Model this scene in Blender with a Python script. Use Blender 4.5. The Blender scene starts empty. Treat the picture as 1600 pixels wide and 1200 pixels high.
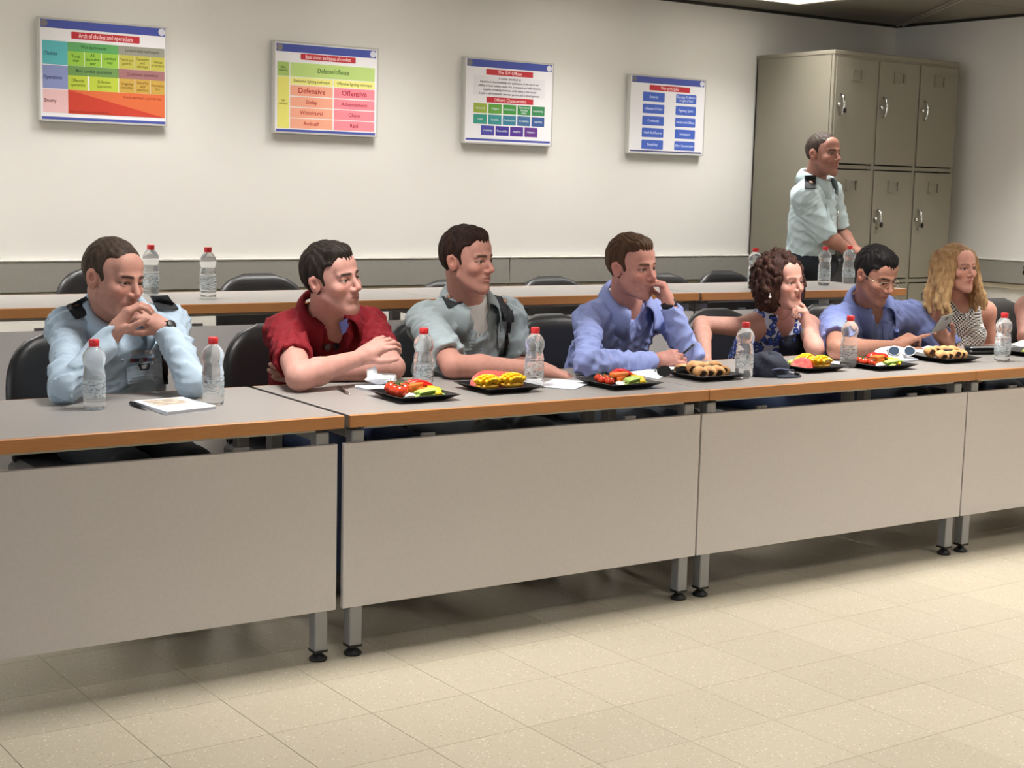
import bpy, bmesh, math, random
import numpy as np
from mathutils import Vector, Matrix
from mathutils.bvhtree import BVHTree

random.seed(7)
rng = np.random.default_rng(7)
scene = bpy.context.scene
COL = scene.collection

# ------------------------------------------------------------------ camera
FPX, YAW, PITCH, ROLL, CAMZ = 2364.54, -0.61128, -0.13020, 0.02523, 1.43086

def _axes(a, b, c):
    ca, sa, cb, sb, cc, sc = math.cos(a), math.sin(a), math.cos(b), math.sin(b), math.cos(c), math.sin(c)
    fwd = np.array([-sa * cb, ca * cb, sb])
    right = np.array([ca, sa, 0.0])
    up = np.cross(right, fwd)
    return cc * right + sc * up, -sc * right + cc * up, fwd

CR, CU, CW = _axes(YAW, PITCH, ROLL)
CC = np.array([0.0, 0.0, CAMZ])
cam_data = bpy.data.cameras.new('camera')
cam_data.sensor_width = 36.0
cam_data.lens = FPX / 1600.0 * 36.0
cam_data.clip_start = 0.05
cam = bpy.data.objects.new('camera', cam_data)
m = Matrix.Identity(4)
for i in range(3):
    m[i][0], m[i][1], m[i][2], m[i][3] = CR[i], CU[i], -CW[i], CC[i]
cam.matrix_world = m
COL.objects.link(cam)
scene.camera = cam

# sight lines of the photograph: a pixel of the 1600 x 1200 frame -> a point of the room at a known depth or height
def ray(x, y):
    return CW + CR * (x - 800) / FPX - CU * (y - 600) / FPX
def on(x, y, z):
    d = ray(x, y); return CC + d * (z - CC[2]) / d[2]
def at(x, y, Y):
    d = ray(x, y); return CC + d * (Y - CC[1]) / d[1]

# ------------------------------------------------------------------ world, exposure
world = bpy.data.worlds.new('sky')
scene.world = world
world.use_nodes = True
bg = world.node_tree.nodes['Background']
bg.inputs[0].default_value = (0.86, 0.93, 1.0, 1)
bg.inputs[1].default_value = 4.0
scene.view_settings.view_transform = 'Standard'
scene.view_settings.look = 'None'
scene.view_settings.gamma = 1.0
scene.view_settings.use_curve_mapping = False
scene.view_settings.exposure = 0.36
try:
    scene.cycles.use_denoising = True
    scene.cycles.max_bounces = 10
    scene.cycles.transparent_max_bounces = 24
    scene.cycles.sample_clamp_indirect = 6.0
except Exception:
    pass

LAMP_W = 21.5
LAMP_COL = (1.0, 0.975, 0.94)
LAMP_SPREAD = math.radians(104)
ROOM = dict(x0=-2.6, x1=7.95, y0=-2.2, y1=7.0, z1=2.55)
LAMP_SPOTS = [(6.34 - 1.2 * i, 6.31, .5) for i in range(8)] + [(7.05 - 2.4 * i, 6.31 - 2.35 * j, ((1.05, 1.15, .95), (1.3, 1.15, .45), (1.3, 1.1, .4))[j - 1][i]) for j in range(1, 4) for i in range(3)] + [(7.2, 5.0, 1.0)]

# ------------------------------------------------------------------ materials
MATS = {}
def mat(name, col=(0.8, 0.8, 0.8), rough=0.5, metal=0.0, spec=0.5, bump=0.0, bscale=60.0, var=0.0, vscale=8.0, vcol=None,
        trans=0.0, ior=1.45, emit=None, estr=0.0, sheen=0.0, bstretch=None, sss=0.0, alpha=1.0, attr=None, detail=4.0):
    if name in MATS:
        return MATS[name]
    m = bpy.data.materials.new(name); m.use_nodes = True
    nt = m.node_tree; N = nt.nodes; L = nt.links
    b = N['Principled BSDF']
    b.inputs['Base Color'].default_value = (*col, 1)
    b.inputs['Roughness'].default_value = rough
    b.inputs['Metallic'].default_value = metal
    b.inputs['Specular IOR Level'].default_value = spec
    b.inputs['Transmission Weight'].default_value = trans
    b.inputs['IOR'].default_value = ior
    b.inputs['Alpha'].default_value = alpha
    if sss:
        b.inputs['Subsurface Weight'].default_value = sss
        b.inputs['Subsurface Radius'].default_value = (0.012, 0.005, 0.003)
        b.inputs['Subsurface Scale'].default_value = 1.0
    if sheen:
        b.inputs['Sheen Weight'].default_value = sheen
    if emit:
        b.inputs['Emission Color'].default_value = (*emit, 1)
        b.inputs['Emission Strength'].default_value = estr
    src = None
    if var or bump:
        tc = N.new('ShaderNodeTexCoord'); mp = N.new('ShaderNodeMapping')
        L.new(tc.outputs['Object'], mp.inputs[0])
        if bstretch: mp.inputs['Scale'].default_value = bstretch
    if attr:
        a = N.new('ShaderNodeAttribute'); a.attribute_name = attr; src = a.outputs['Color']
    if var:
        nz = N.new('ShaderNodeTexNoise'); nz.inputs['Scale'].default_value = vscale; nz.inputs['Detail'].default_value = detail
        L.new(mp.outputs[0], nz.inputs['Vector'])
        mx = N.new('ShaderNodeMix'); mx.data_type = 'RGBA'
        rp = N.new('ShaderNodeMapRange'); rp.inputs[1].default_value = 0.3; rp.inputs[2].default_value = 0.7
        L.new(nz.outputs[0], rp.inputs[0]); L.new(rp.outputs[0], mx.inputs[0])
        c2 = vcol if vcol else tuple(c * (1 - var) for c in col)
        if src is not None:
            mx.blend_type = 'MULTIPLY'
            L.new(src, mx.inputs[6]); k = 1 - var; mx.inputs[7].default_value = (k, k, k, 1)
        else:
            mx.inputs[6].default_value = (*col, 1); mx.inputs[7].default_value = (*c2, 1)
        src = mx.outputs[2]
    if src is not None:
        L.new(src, b.inputs['Base Color'])
    if bump:
        nb = N.new('ShaderNodeTexNoise'); nb.inputs['Scale'].default_value = bscale; nb.inputs['Detail'].default_value = 5
        L.new(mp.outputs[0], nb.inputs['Vector'])
        bp = N.new('ShaderNodeBump'); bp.inputs['Strength'].default_value = bump; bp.inputs['Distance'].default_value = 0.004
        L.new(nb.outputs[0], bp.inputs['Height']); L.new(bp.outputs[0], b.inputs['Normal'])
    MATS[name] = m
    return m

def srgb(r, g, b):
    f = lambda c: (c / 255 / 12.92) if c / 255 <= 0.04045 else ((c / 255 + 0.055) / 1.055) ** 2.4
    return (f(r), f(g), f(b))

# ------------------------------------------------------------------ mesh helpers
class MB:
    """collects simple solids in one vertex list and links them as one mesh object"""
    def __init__(s): s.v = []; s.f = []; s.sm = []
    def add(s, vs, fs, smooth=False):
        o = len(s.v); s.v += [tuple(map(float, p)) for p in vs]
        s.f += [tuple(i + o for i in f) for f in fs]; s.sm += [smooth] * len(fs); return s
    def box(s, c, size, R=None, bev=0.0):
        hx, hy, hz = [k / 2 for k in size]; c = np.array(c, float)
        if bev <= 0:
            P = [(-hx, -hy, -hz), (hx, -hy, -hz), (hx, hy, -hz), (-hx, hy, -hz), (-hx, -hy, hz), (hx, -hy, hz), (hx, hy, hz), (-hx, hy, hz)]
            F = [(0, 3, 2, 1), (4, 5, 6, 7), (0, 1, 5, 4), (1, 2, 6, 5), (2, 3, 7, 6), (3, 0, 4, 7)]
        else:
            b = min(bev, hx * .99, hy * .99, hz * .99); P = []; F = []
            for sx in (-1, 1):
                for sy in (-1, 1):
                    for sz in (-1, 1):
                        P += [(sx * hx, sy * (hy - b), sz * (hz - b)), (sx * (hx - b), sy * hy, sz * (hz - b)), (sx * (hx - b), sy * (hy - b), sz * hz)]
            bm = bmesh.new()
            vs = [bm.verts.new(p) for p in P]
            r = bmesh.ops.convex_hull(bm, input=vs)
            bm.verts.index_update(); P = [tuple(v.co) for v in bm.verts]
            F = [tuple(v.index for v in f.verts) for f in bm.faces]; bm.free()
        P = np.array(P)
        if R is not None: P = P @ np.array(R, float).T
        return s.add(P + c, F)
    def tube(s, pts, rad, seg=10, cap=True, smooth=True, flat=1.0):
        pts = [np.array(p, float) for p in pts]; n = len(pts)
        rad = [rad] * n if np.isscalar(rad) else list(rad)
        V = []; F = []; pu = None
        for i, p in enumerate(pts):
            t = pts[min(i + 1, n - 1)] - pts[max(i - 1, 0)]; t = t / (np.linalg.norm(t) + 1e-12)
            if pu is None:
                a = np.array([0, 0, 1.0]) if abs(t[2]) < .9 else np.array([1.0, 0, 0])
                u = np.cross(t, a)
            else: u = pu - t * (pu @ t)
            u = u / (np.linalg.norm(u) + 1e-12); w = np.cross(t, u); pu = u
            for k in range(seg):
                a = 2 * math.pi * k / seg
                V.append(p + rad[i] * (math.cos(a) * u + flat * math.sin(a) * w))
        for i in range(n - 1):
            for k in range(seg):
                k2 = (k + 1) % seg
                F.append((i * seg + k, i * seg + k2, (i + 1) * seg + k2, (i + 1) * seg + k))
        if cap:
            F.append(tuple(range(seg - 1, -1, -1))); F.append(tuple((n - 1) * seg + k for k in range(seg)))
        return s.add(V, F, smooth)
    def lathe(s, prof, seg=20, c=(0, 0, 0), R=None, smooth=True, caps=(True, True), a0=0.0, a1=2 * math.pi):
        full = abs(a1 - a0 - 2 * math.pi) < 1e-6
        V = []; F = []; n = len(prof); cols = seg if full else seg + 1
        for r, z in prof:
            for k in range(cols):
                a = a0 + (a1 - a0) * k / seg; V.append((r * math.cos(a), r * math.sin(a), z))
        for i in range(n - 1):
            for k in range(seg):
                k2 = (k + 1) % cols if full else k + 1
                F.append((i * cols + k, i * cols + k2, (i + 1) * cols + k2, (i + 1) * cols + k))
        if full and caps[0]: F.append(tuple(range(seg - 1, -1, -1)))
        if full and caps[1]: F.append(tuple((n - 1) * cols + k for k in range(seg)))
        V = np.array(V)
        if R is not None: V = V @ np.array(R, float).T
        return s.add(V + np.array(c, float), F, smooth)
    def ball(s, c, r, seg=12, rings=8, R=None):
        r = np.array([r] * 3 if np.isscalar(r) else r, float)
        V = [(0, 0, -1)]; F = []
        for i in range(1, rings):
            a = -math.pi / 2 + math.pi * i / rings
            for k in range(seg):
                b = 2 * math.pi * k / seg; V.append((math.cos(a) * math.cos(b), math.cos(a) * math.sin(b), math.sin(a)))
        V.append((0, 0, 1)); top = len(V) - 1
        for k in range(seg):
            k2 = (k + 1) % seg
            F.append((0, 1 + k2, 1 + k))
            for i in range(rings - 2):
                F.append((1 + i * seg + k, 1 + i * seg + k2, 1 + (i + 1) * seg + k2, 1 + (i + 1) * seg + k))
            F.append((top, 1 + (rings - 2) * seg + k, 1 + (rings - 2) * seg + k2))
        V = np.array(V) * r
        if R is not None: V = V @ np.array(R, float).T
        return s.add(V + np.array(c, float), F, True)
    def prism(s, poly, z0, z1, smooth=False):
        n = len(poly); V = [(x, y, z0) for x, y in poly] + [(x, y, z1) for x, y in poly]
        F = [tuple(range(n - 1, -1, -1)), tuple(range(n, 2 * n))] + [(i, (i + 1) % n, n + (i + 1) % n, n + i) for i in range(n)]
        return s.add(V, F, smooth)
    def mesh(s, name):
        me = bpy.data.meshes.new(name); me.from_pydata(s.v, [], s.f); me.update()
        me.polygons.foreach_set('use_smooth', s.sm); return me
    def build(s, name, material=None, parent=None, loc=None, rotz=0.0):
        return obj(name, s.mesh(name), material, parent, loc, rotz)

def obj(name, me, material=None, parent=None, loc=None, rotz=0.0):
    o = bpy.data.objects.new(name, me); COL.objects.link(o)
    if material is not None and me is not None and not me.materials: me.materials.append(material)
    if parent is not None: o.parent = parent
    if loc is not None: o.location = loc
    if rotz: o.rotation_euler = (0, 0, rotz)
    return o
def tag(o, label, cat, group=None, kind=None):
    if label: o['label'] = label
    if cat: o['category'] = cat
    if group: o['group'] = group
    if kind: o['kind'] = kind
    return o
def thing(name, label, cat, loc=(0, 0, 0), rotz=0.0, group=None):
    o = bpy.data.objects.new(name, None); COL.objects.link(o); o.location = loc; o.rotation_euler = (0, 0, rotz)
    o.empty_display_size = 0.05
    return tag(o, label, cat, group)
def struct(o):
    o['kind'] = 'structure'; return o
def kids(o): return [c for c in bpy.data.objects if c.parent is o]
CHILD = {}
def copy_tree(o, parent=None):
    c = o.copy(); COL.objects.link(c)
    if parent is not None: c.parent = parent
    for ch in list(o.children): copy_tree(ch, c)
    return c
def rotz(a):
    c, s = math.cos(a), math.sin(a); return np.array([[c, -s, 0], [s, c, 0], [0, 0, 1.0]])
def frame_from(z, x=None):
    z = np.array(z, float); z /= np.linalg.norm(z)
    a = np.array(x if x is not None else ((1, 0, 0) if abs(z[0]) < .9 else (0, 1, 0)), float)
    a = a - z * (a @ z); a /= np.linalg.norm(a)
    return np.stack([a, np.cross(z, a), z], axis=1)
def unit(v): v = np.array(v, float); return v / (np.linalg.norm(v) + 1e-12)
# ------------------------------------------------------------------ room shell
x0, x1, y0, y1, z1 = ROOM['x0'], ROOM['x1'], ROOM['y0'], ROOM['y1'], ROOM['z1']
STEP_Y, STEP_Z = 5.40, 0.20
def wall_mat():
    m = mat('wall_paint', srgb(222, 219, 213), rough=0.75, bump=0.06, bscale=90, var=0.05, vscale=1.5)
    return m
M_wall = wall_mat()
M_rail = mat('rail_laminate', srgb(142, 139, 132), rough=0.55, bump=0.03, bscale=200, var=0.06, vscale=30)
M_ceil = mat('ceiling_metal', srgb(112, 106, 95), rough=0.6, var=0.05, vscale=2)
M_tile = bpy.data.materials.new('vinyl_floor_tile'); M_tile.use_nodes = True
def tile_nodes(m, lines):
    nt = m.node_tree; N = nt.nodes; L = nt.links; b = N['Principled BSDF']
    b.inputs['Roughness'].default_value = 0.33; b.inputs['Specular IOR Level'].default_value = 0.45
    geo = N.new('ShaderNodeNewGeometry')
    base = N.new('ShaderNodeMix'); base.data_type = 'RGBA'
    n0 = N.new('ShaderNodeTexNoise'); n0.inputs['Scale'].default_value = 3.0; n0.inputs['Detail'].default_value = 5
    L.new(geo.outputs['Position'], n0.inputs['Vector']); L.new(n0.outputs[0], base.inputs[0])
    base.inputs[6].default_value = (*srgb(190, 180, 161), 1); base.inputs[7].default_value = (*srgb(182, 172, 149), 1)
    col = base.outputs[2]
    for sc, thr, c, seed in ((75, 0.085, srgb(226, 220, 204), 0.0), (60, 0.075, srgb(150, 134, 104), 31.7), (110, 0.09, srgb(214, 206, 186), 77.0)):
        mp = N.new('ShaderNodeMapping'); mp.inputs['Location'].default_value = (seed, seed * 1.7, 0)
        L.new(geo.outputs['Position'], mp.inputs[0])
        vo = N.new('ShaderNodeTexVoronoi'); vo.inputs['Scale'].default_value = sc
        nw = N.new('ShaderNodeTexNoise'); nw.inputs['Scale'].default_value = 180
        L.new(mp.outputs[0], nw.inputs['Vector'])
        av = N.new('ShaderNodeVectorMath'); av.operation = 'MULTIPLY_ADD'
        L.new(nw.outputs['Color'], av.inputs[0]); av.inputs[1].default_value = (0.008, 0.008, 0); L.new(mp.outputs[0], av.inputs[2])
        L.new(av.outputs[0], vo.inputs['Vector'])
        lt = N.new('ShaderNodeMath'); lt.operation = 'LESS_THAN'; lt.inputs[1].default_value = thr * 2.2
        L.new(vo.outputs['Distance'], lt.inputs[0])
        wn = N.new('ShaderNodeTexWhiteNoise'); L.new(vo.outputs['Position'], wn.inputs['Vector'])
        gt = N.new('ShaderNodeMath'); gt.operation = 'LESS_THAN'; gt.inputs[1].default_value = 0.65
        L.new(wn.outputs['Value'], gt.inputs[0])
        mu = N.new('ShaderNodeMath'); mu.operation = 'MULTIPLY'; L.new(lt.outputs[0], mu.inputs[0]); L.new(gt.outputs[0], mu.inputs[1])
        mk = N.new('ShaderNodeMath'); mk.operation = 'MULTIPLY'; mk.inputs[1].default_value = 0.75; L.new(mu.outputs[0], mk.inputs[0])
        mx = N.new('ShaderNodeMix'); mx.data_type = 'RGBA'; L.new(mk.outputs[0], mx.inputs[0]); L.new(col, mx.inputs[6]); mx.inputs[7].default_value = (*c, 1)
        col = mx.outputs[2]
    oi = N.new('ShaderNodeObjectInfo'); mr = N.new('ShaderNodeMapRange'); mr.inputs[3].default_value = 0.96; mr.inputs[4].default_value = 1.03
    L.new(oi.outputs['Random'], mr.inputs[0])
    mv = N.new('ShaderNodeMix'); mv.data_type = 'RGBA'; mv.blend_type = 'MULTIPLY'; mv.inputs[0].default_value = 1.0
    L.new(col, mv.inputs[6]); L.new(mr.outputs[0], mv.inputs[7]); L.new(mv.outputs[2], b.inputs['Base Color'])
tile_nodes(M_tile, False)
M_grout = mat('floor_joint', srgb(120, 100, 72), rough=0.8)

fl = MB().box(((x0 + x1) / 2, (y0 + y1) / 2, -0.056), (x1 - x0, y1 - y0, 0.10)).build('floor', M_grout)
struct(fl); fl['label'] = 'beige speckled vinyl tile floor of the meeting room'
TS, GX, GY = 0.304695, 1.371279, 3.754505
tile_me = MB().box((0, 0, -0.003), (TS - 0.0016, TS - 0.0016, 0.006), bev=0.0006).mesh('tile'); tile_me.materials.append(M_tile)
def proj(P):
    d = np.array(P, float) - CC; z = d @ CW
    return (800 + FPX * (d @ CR) / z, 600 - FPX * (d @ CU) / z) if z > 0.1 else (-9e9, -9e9)
far = MB(); n_t = 0
for i in range(-14, 23):
    for j in range(-6, 20):
        cx, cy = GX + (i + .5) * TS, GY - (j + .5) * TS
        if not (x0 < cx < x1 - .1 and y0 < cy < STEP_Y + .3): continue
        vis = False
        for a in (-.5, .5):
            for b_ in (-.5, .5):
                px, py = proj((cx + a * TS, cy + b_ * TS, 0))
                if -10 < px < 1610 and 740 < py < 1215: vis = True
        if vis and n_t < 300:
            t = obj('tile', tile_me, None, fl, (cx, cy, 0)); n_t += 1
        else:
            far.box((cx, cy, -0.003), (TS - .0016, TS - .0016, .006))
o = far.build('outer_tiles', M_tile, fl); o['kind'] = 'stuff'

M_plat = mat('platform_vinyl', srgb(184, 174, 152), rough=0.4, var=0.08, vscale=40)
o = struct(MB().box(((x0 + x1) / 2, (STEP_Y + y1) / 2, STEP_Z / 2), (x1 - x0, y1 - STEP_Y, STEP_Z)).build('floor_step', M_plat))
o['label'] = 'raised beige floor step carrying the rear row of tables'
T = 0.12
struct(MB().box(((x0 + x1) / 2, y1 + T / 2, z1 / 2), (x1 - x0 + 2 * T, T, z1 + .2)).build('wall_back', M_wall))['label'] = 'cream painted rear wall behind the people'
struct(MB().box((x1 + T / 2, (y0 + y1) / 2, z1 / 2), (T, y1 - y0, z1 + .2)).build('wall_right', M_wall))['label'] = 'cream painted end wall beside the lockers'
struct(MB().box(((x0 + x1) / 2, y0 - T / 2, z1 / 2), (x1 - x0 + 2 * T, T, z1 + .2)).build('wall_front', M_wall))['label'] = 'cream painted wall behind the viewer'
# wall with the window opening
wy0, wy1, wz0, wz1 = 0.6, 4.6, 0.95, 2.25
wl = MB()
wl.box((x0 - T / 2, (y0 + wy0) / 2, z1 / 2), (T, wy0 - y0, z1 + .2)).box((x0 - T / 2, (wy1 + y1) / 2, z1 / 2), (T, y1 - wy1, z1 + .2))
wl.box((x0 - T / 2, (wy0 + wy1) / 2, wz0 / 2 - .05), (T, wy1 - wy0, wz0 + .1)).box((x0 - T / 2, (wy0 + wy1) / 2, (wz1 + z1 + .1) / 2), (T, wy1 - wy0, z1 + .1 - wz1))
struct(wl.build('wall_left', M_wall))['label'] = 'cream painted side wall with a long window'
win = struct(thing('window_1', None, None)); win['label'] = 'long daylight window with aluminium frame'
M_alu = mat('brushed_aluminium', srgb(190, 190, 188), rough=0.35, metal=0.9)
fr = MB()
for yy in np.linspace(wy0, wy1, 4): fr.box((x0 - .06, yy, (wz0 + wz1) / 2), (.05, .05, wz1 - wz0))
for zz in (wz0, wz1): fr.box((x0 - .06, (wy0 + wy1) / 2, zz), (.05, wy1 - wy0, .05))
fr.build('window_frame', M_alu, win)
M_glass = bpy.data.materials.new('window_glass'); M_glass.use_nodes = True
nt = M_glass.node_tree; b = nt.nodes['Principled BSDF']; tr = nt.nodes.new('ShaderNodeBsdfTransparent'); mx = nt.nodes.new('ShaderNodeMixShader')
b.inputs['Roughness'].default_value = 0.05; mx.inputs[0].default_value = 0.08
nt.links.new(tr.outputs[0], mx.inputs[1]); nt.links.new(b.outputs[0], mx.inputs[2]); nt.links.new(mx.outputs[0], nt.nodes['Material Output'].inputs[0])
for k in range(3):
    a, c = wy0 + (wy1 - wy0) * k / 3, wy0 + (wy1 - wy0) * (k + 1) / 3
    MB().box((x0 - .06, (a + c) / 2, (wz0 + wz1) / 2), (.006, c - a - .05, wz1 - wz0 - .05)).build('pane', M_glass, win)
pl = bpy.data.lights.new('window_portal', 'AREA'); pl.shape = 'RECTANGLE'; pl.size = wz1 - wz0; pl.size_y = wy1 - wy0
pl.cycles.is_portal = True
po = bpy.data.objects.new('window_portal', pl); COL.objects.link(po); po.location = (x0 - .09, (wy0 + wy1) / 2, (wz0 + wz1) / 2)
po.rotation_euler = (0, -math.pi / 2, 0)

# ceiling: broad metal panels, darker joints, mitre strip in the corner
ce = struct(MB().box(((x0 + x1) / 2, (y0 + y1) / 2, z1 + .06), (x1 - x0, y1 - y0, .10)).build('ceiling', mat('ceiling_void', srgb(40, 38, 34), rough=.9)))
ce['label'] = 'dark grey metal panel ceiling'
pm = {}
for i in range(9):
    for j in range(8):
        w, h = (x1 - x0) / 9, (y1 - y0) / 8
        if 'p' not in pm:
            pm['p'] = MB().box((0, 0, 0), (w - .004, h - .004, .02), bev=.002).mesh('panel'); pm['p'].materials.append(M_ceil)
        obj('panel', pm['p'], None, ce, (x0 + (i + .5) * w, y0 + (j + .5) * h, z1 + .0101))
a = np.array([x1 - .01, y1 - .01]); b_ = np.array([7.13, 5.87]); d = (b_ - a) / np.linalg.norm(b_ - a)
Rz = np.array([[d[0], -d[1], 0], [d[1], d[0], 0], [0, 0, 1]])
c = (a + (b_ - a) * 0.9)
st = MB().box((*c, z1 - .006), (1.8 * np.linalg.norm(b_ - a), .012, .012), Rz)
st.box((c[0] - d[1] * .03, c[1] + d[0] * .03, z1 - .006), (1.8 * np.linalg.norm(b_ - a), .012, .012), Rz)
struct(st.build('trim_3', mat('ceiling_track', srgb(150, 142, 128), rough=.5)))['label'] = 'double metal track running from the ceiling corner'
struct(MB().box(((x0 + x1) / 2, y1 - .012, z1 - .008), (x1 - x0, .024, .016)).build('trim_4', mat('shadow_gap', srgb(45, 41, 36), rough=.8)))['label'] = 'dark edge trim where rear wall meets ceiling'
struct(MB().box((x1 - .012, (y0 + y1) / 2, z1 - .008), (.024, y1 - y0, .016)).build('trim_5', MATS['shadow_gap']))['label'] = 'dark edge trim where end wall meets ceiling'

# chair rails (cable trunking) on the two visible walls
M_lip = mat('rail_lip', srgb(196, 193, 186), rough=.4)
def rail(name, label, pieces, along, z0_, z1_, fixed):
    root = struct(thing(name, None, None)); root['label'] = label
    for a, c in pieces:
        mid, ln = (a + c) / 2, c - a - .003
        if along == 'x':
            MB().box((mid, fixed - .017, (z0_ + z1_) / 2), (ln, .034, z1_ - z0_), bev=.003).build('segment', M_rail, root)
            MB().box((mid, fixed - .019, z1_ + .004), (ln, .038, .010), bev=.003).build('top_lip', M_lip, root)
            MB().box((mid, fixed - .010, z0_ - .018), (ln, .020, .030), bev=.003).build('lower_strip', mat('rail_under', srgb(196, 188, 168), rough=.6), root)
        else:
            MB().box((fixed - .017, mid, (z0_ + z1_) / 2), (.034, ln, z1_ - z0_), bev=.003).build('segment', M_rail, root)
            MB().box((fixed - .019, mid, z1_ + .004), (.038, ln, .010), bev=.003).build('top_lip', M_lip, root)
            MB().box((fixed - .010, mid, z0_ - .018), (.020, ln, .030), bev=.003).build('lower_strip', MATS['rail_under'], root)
xs = at(796, 425, 6.97)[0]
rail('trim_1', 'grey beige trunking rail along the rear wall', [(x0, xs - 3.2), (xs - 3.2, xs), (xs, x1 - .04)], 'x', 0.888, 1.03, y1)
rail('trim_2', 'grey beige trunking rail along the end wall', [(y0, 2.0), (2.0, 5.75), (5.75, y1 - .04)], 'y', 0.908, 1.046, x1)

# ceiling lights with louvred downlight
M_diff = mat('lamp_diffuser', (1, 1, 1), rough=.5, emit=(1.0, .95, .86), estr=3.0)
M_frame = mat('lamp_frame', srgb(205, 200, 190), rough=.45)
lamp0 = None
NAMES_L = {0: 'above the lockers', 1: 'above the rear tables', 2: 'over the seated row', 3: 'over the empty floor'}
for k, (lx, ly, lk_) in enumerate(LAMP_SPOTS):
    if lamp0 is None:
        lamp0 = thing('ceiling_light', 'square recessed ceiling light panel in front of the lockers', 'ceiling light', (lx, ly, z1), 0, 'square ceiling lights')
        fm = MB()
        for sx, sy, wx, wy in ((-.3, 0, .03, .63), (.3, 0, .03, .63), (0, -.3, .6, .03), (0, .3, .6, .03)): fm.box((sx, sy, -.004), (wx, wy, .012))
        fm.build('frame', M_frame, lamp0)
        MB().box((0, 0, -.002), (.57, .57, .006)).build('diffuser', M_diff, lamp0)
        lo = lamp0
    else:
        lo = copy_tree(lamp0); lo.location = (lx, ly, z1)
        nth = ('first', 'second', 'third', 'fourth', 'fifth', 'sixth', 'seventh', 'eighth')
        r_, c_ = (0, k) if k < 8 else (1 + (k - 8) // 3, (k - 8) % 3)
        lo['label'] = 'square ceiling light, %s from the locker end, in the %s row from the rear wall' % (nth[c_], nth[r_])
        if k == len(LAMP_SPOTS) - 1: lo['label'] = 'square ceiling light close to the end wall, in front of the lockers'
    ld = bpy.data.lights.new('ceiling_light_glow', 'AREA'); ld.shape = 'SQUARE'; ld.size = .56
    ld.energy = LAMP_W * lk_; ld.color = LAMP_COL; ld.spread = LAMP_SPREAD
    lg = bpy.data.objects.new('ceiling_light_glow', ld); COL.objects.link(lg); lg.location = (lx, ly, z1 - .02)

# ------------------------------------------------------------------ tables
M_top = mat('table_laminate', srgb(143, 138, 134), rough=0.38, var=0.05, vscale=120, bump=.02, bscale=300)
M_edge = mat('beech_edge', srgb(193, 132, 78), rough=0.45, var=0.16, vscale=14, bstretch=(1, 6, 22))
M_panel = mat('modesty_laminate', srgb(214, 208, 206), rough=0.5, var=0.05, vscale=90, bump=.05, bscale=220)
M_steel = mat('grey_steel', srgb(150, 150, 152), rough=0.42, metal=.35, var=.06, vscale=20)
M_black = mat('black_plastic', srgb(22, 21, 22), rough=0.45)
TL, TROT = 1.3934, -0.018055
def make_table(name, label, group, D):
    t = thing(name, label, 'table', group=group)
    L = TL - .003
    MB().box((L / 2, D / 2 + .004, .7315), (L, D - .022, .037), bev=.001).build('tabletop', M_top, t)
    MB().box((L / 2, .0075, .7313), (L, .015, .0372), bev=.002).build('front_edge', M_edge, t)
    MB().box((L / 2, D - .004, .7313), (L, .008, .0372), bev=.002).build('rear_edge', M_edge, t)
    p = MB().box((L / 2 - .004, .041, .4092), (L - .004, .018, .5036), bev=.0015).build('modesty_panel', M_panel, t)
    for bx in (.30, L - .30): MB().box((bx, .058, .60), (.045, .012, .14)).build('bracket', M_steel, p)
    fo = .049
    for lx in (fo, L - fo):
        for ly in (.063, D - .07):
            lg = MB().box((lx, ly, .365), (.042, .042, .665), bev=.003).build('leg', M_steel, t)
            MB().lathe([(.026, 0), (.028, .004), (.027, .009), (.016, .018), (.011, .024), (.011, .03)], 14, (lx, ly, 0.0)).box((lx, ly, .0315), (.043, .043, .008)).build('foot', M_black, lg)
        MB().box((lx, D / 2, .690), (.04, D - .17, .04), bev=.002).build('side_rail', M_steel, t)
    MB().box((L / 2, .063, .7055), (L - .14, .03, .014), bev=.002).build('front_rail', mat('rail_beige_steel', srgb(172, 166, 152), rough=.5), t)
    MB().box((L / 2, D - .07, .694), (L - .14, .03, .035), bev=.002).build('rear_rail', MATS['rail_beige_steel'], t)
    return t
ca, sa = math.cos(TROT), math.sin(TROT)
T2 = np.array([2.1371, 3.8716])
def tpos(u, v=0.0): return T2 + np.array([u * ca - v * sa, u * sa + v * ca])
FT = make_table('meeting_table', 'nearest front table with black pen and notebook on it', 'tables of the front row', .70)
labs = ['front table carrying two bottles and the open notebook', 'front table carrying the tomato plate, mango plate and crumpled tissue',
        'front table carrying the navy cap and two pastry plates', 'front table cut off by the picture edge, beyond the pastry rolls']
for k, (u, lab) in enumerate(zip((-.019 - TL + .003, 0, TL, 2 * TL), labs)):
    t = FT if k == 0 else copy_tree(FT)
    p = tpos(u); t.location = (p[0], p[1], 0); t.rotation_euler = (0, 0, TROT); t['label'] = lab
BJ = on(1097, 458, .95)
BL = on(340, 473.7, .95)
BROT = math.atan2(BJ[1] - BL[1], BJ[0] - BL[0]); BROT = max(-.03, min(.01, BROT))
BT = make_table('rear_table', '', 'tables of the rear row', .62)
cb, sb = math.cos(BROT), math.sin(BROT)
labs = ['rear table behind the officer at the end of the row', 'rear table behind the man in the red polo shirt', 'rear table behind the man in the blue shirt with chin in hand', 'rear table behind the curly haired woman, with two bottles']
for k, u in enumerate((-3 * TL, -2 * TL, -TL, .004)):
    t = BT if k == 0 else copy_tree(BT)
    off = 0.012 if k < 3 else 0.0
    t.location = (BJ[0] + u * cb, BJ[1] + u * sb + off, STEP_Z); t.rotation_euler = (0, 0, BROT); t['label'] = labs[k]

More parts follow.
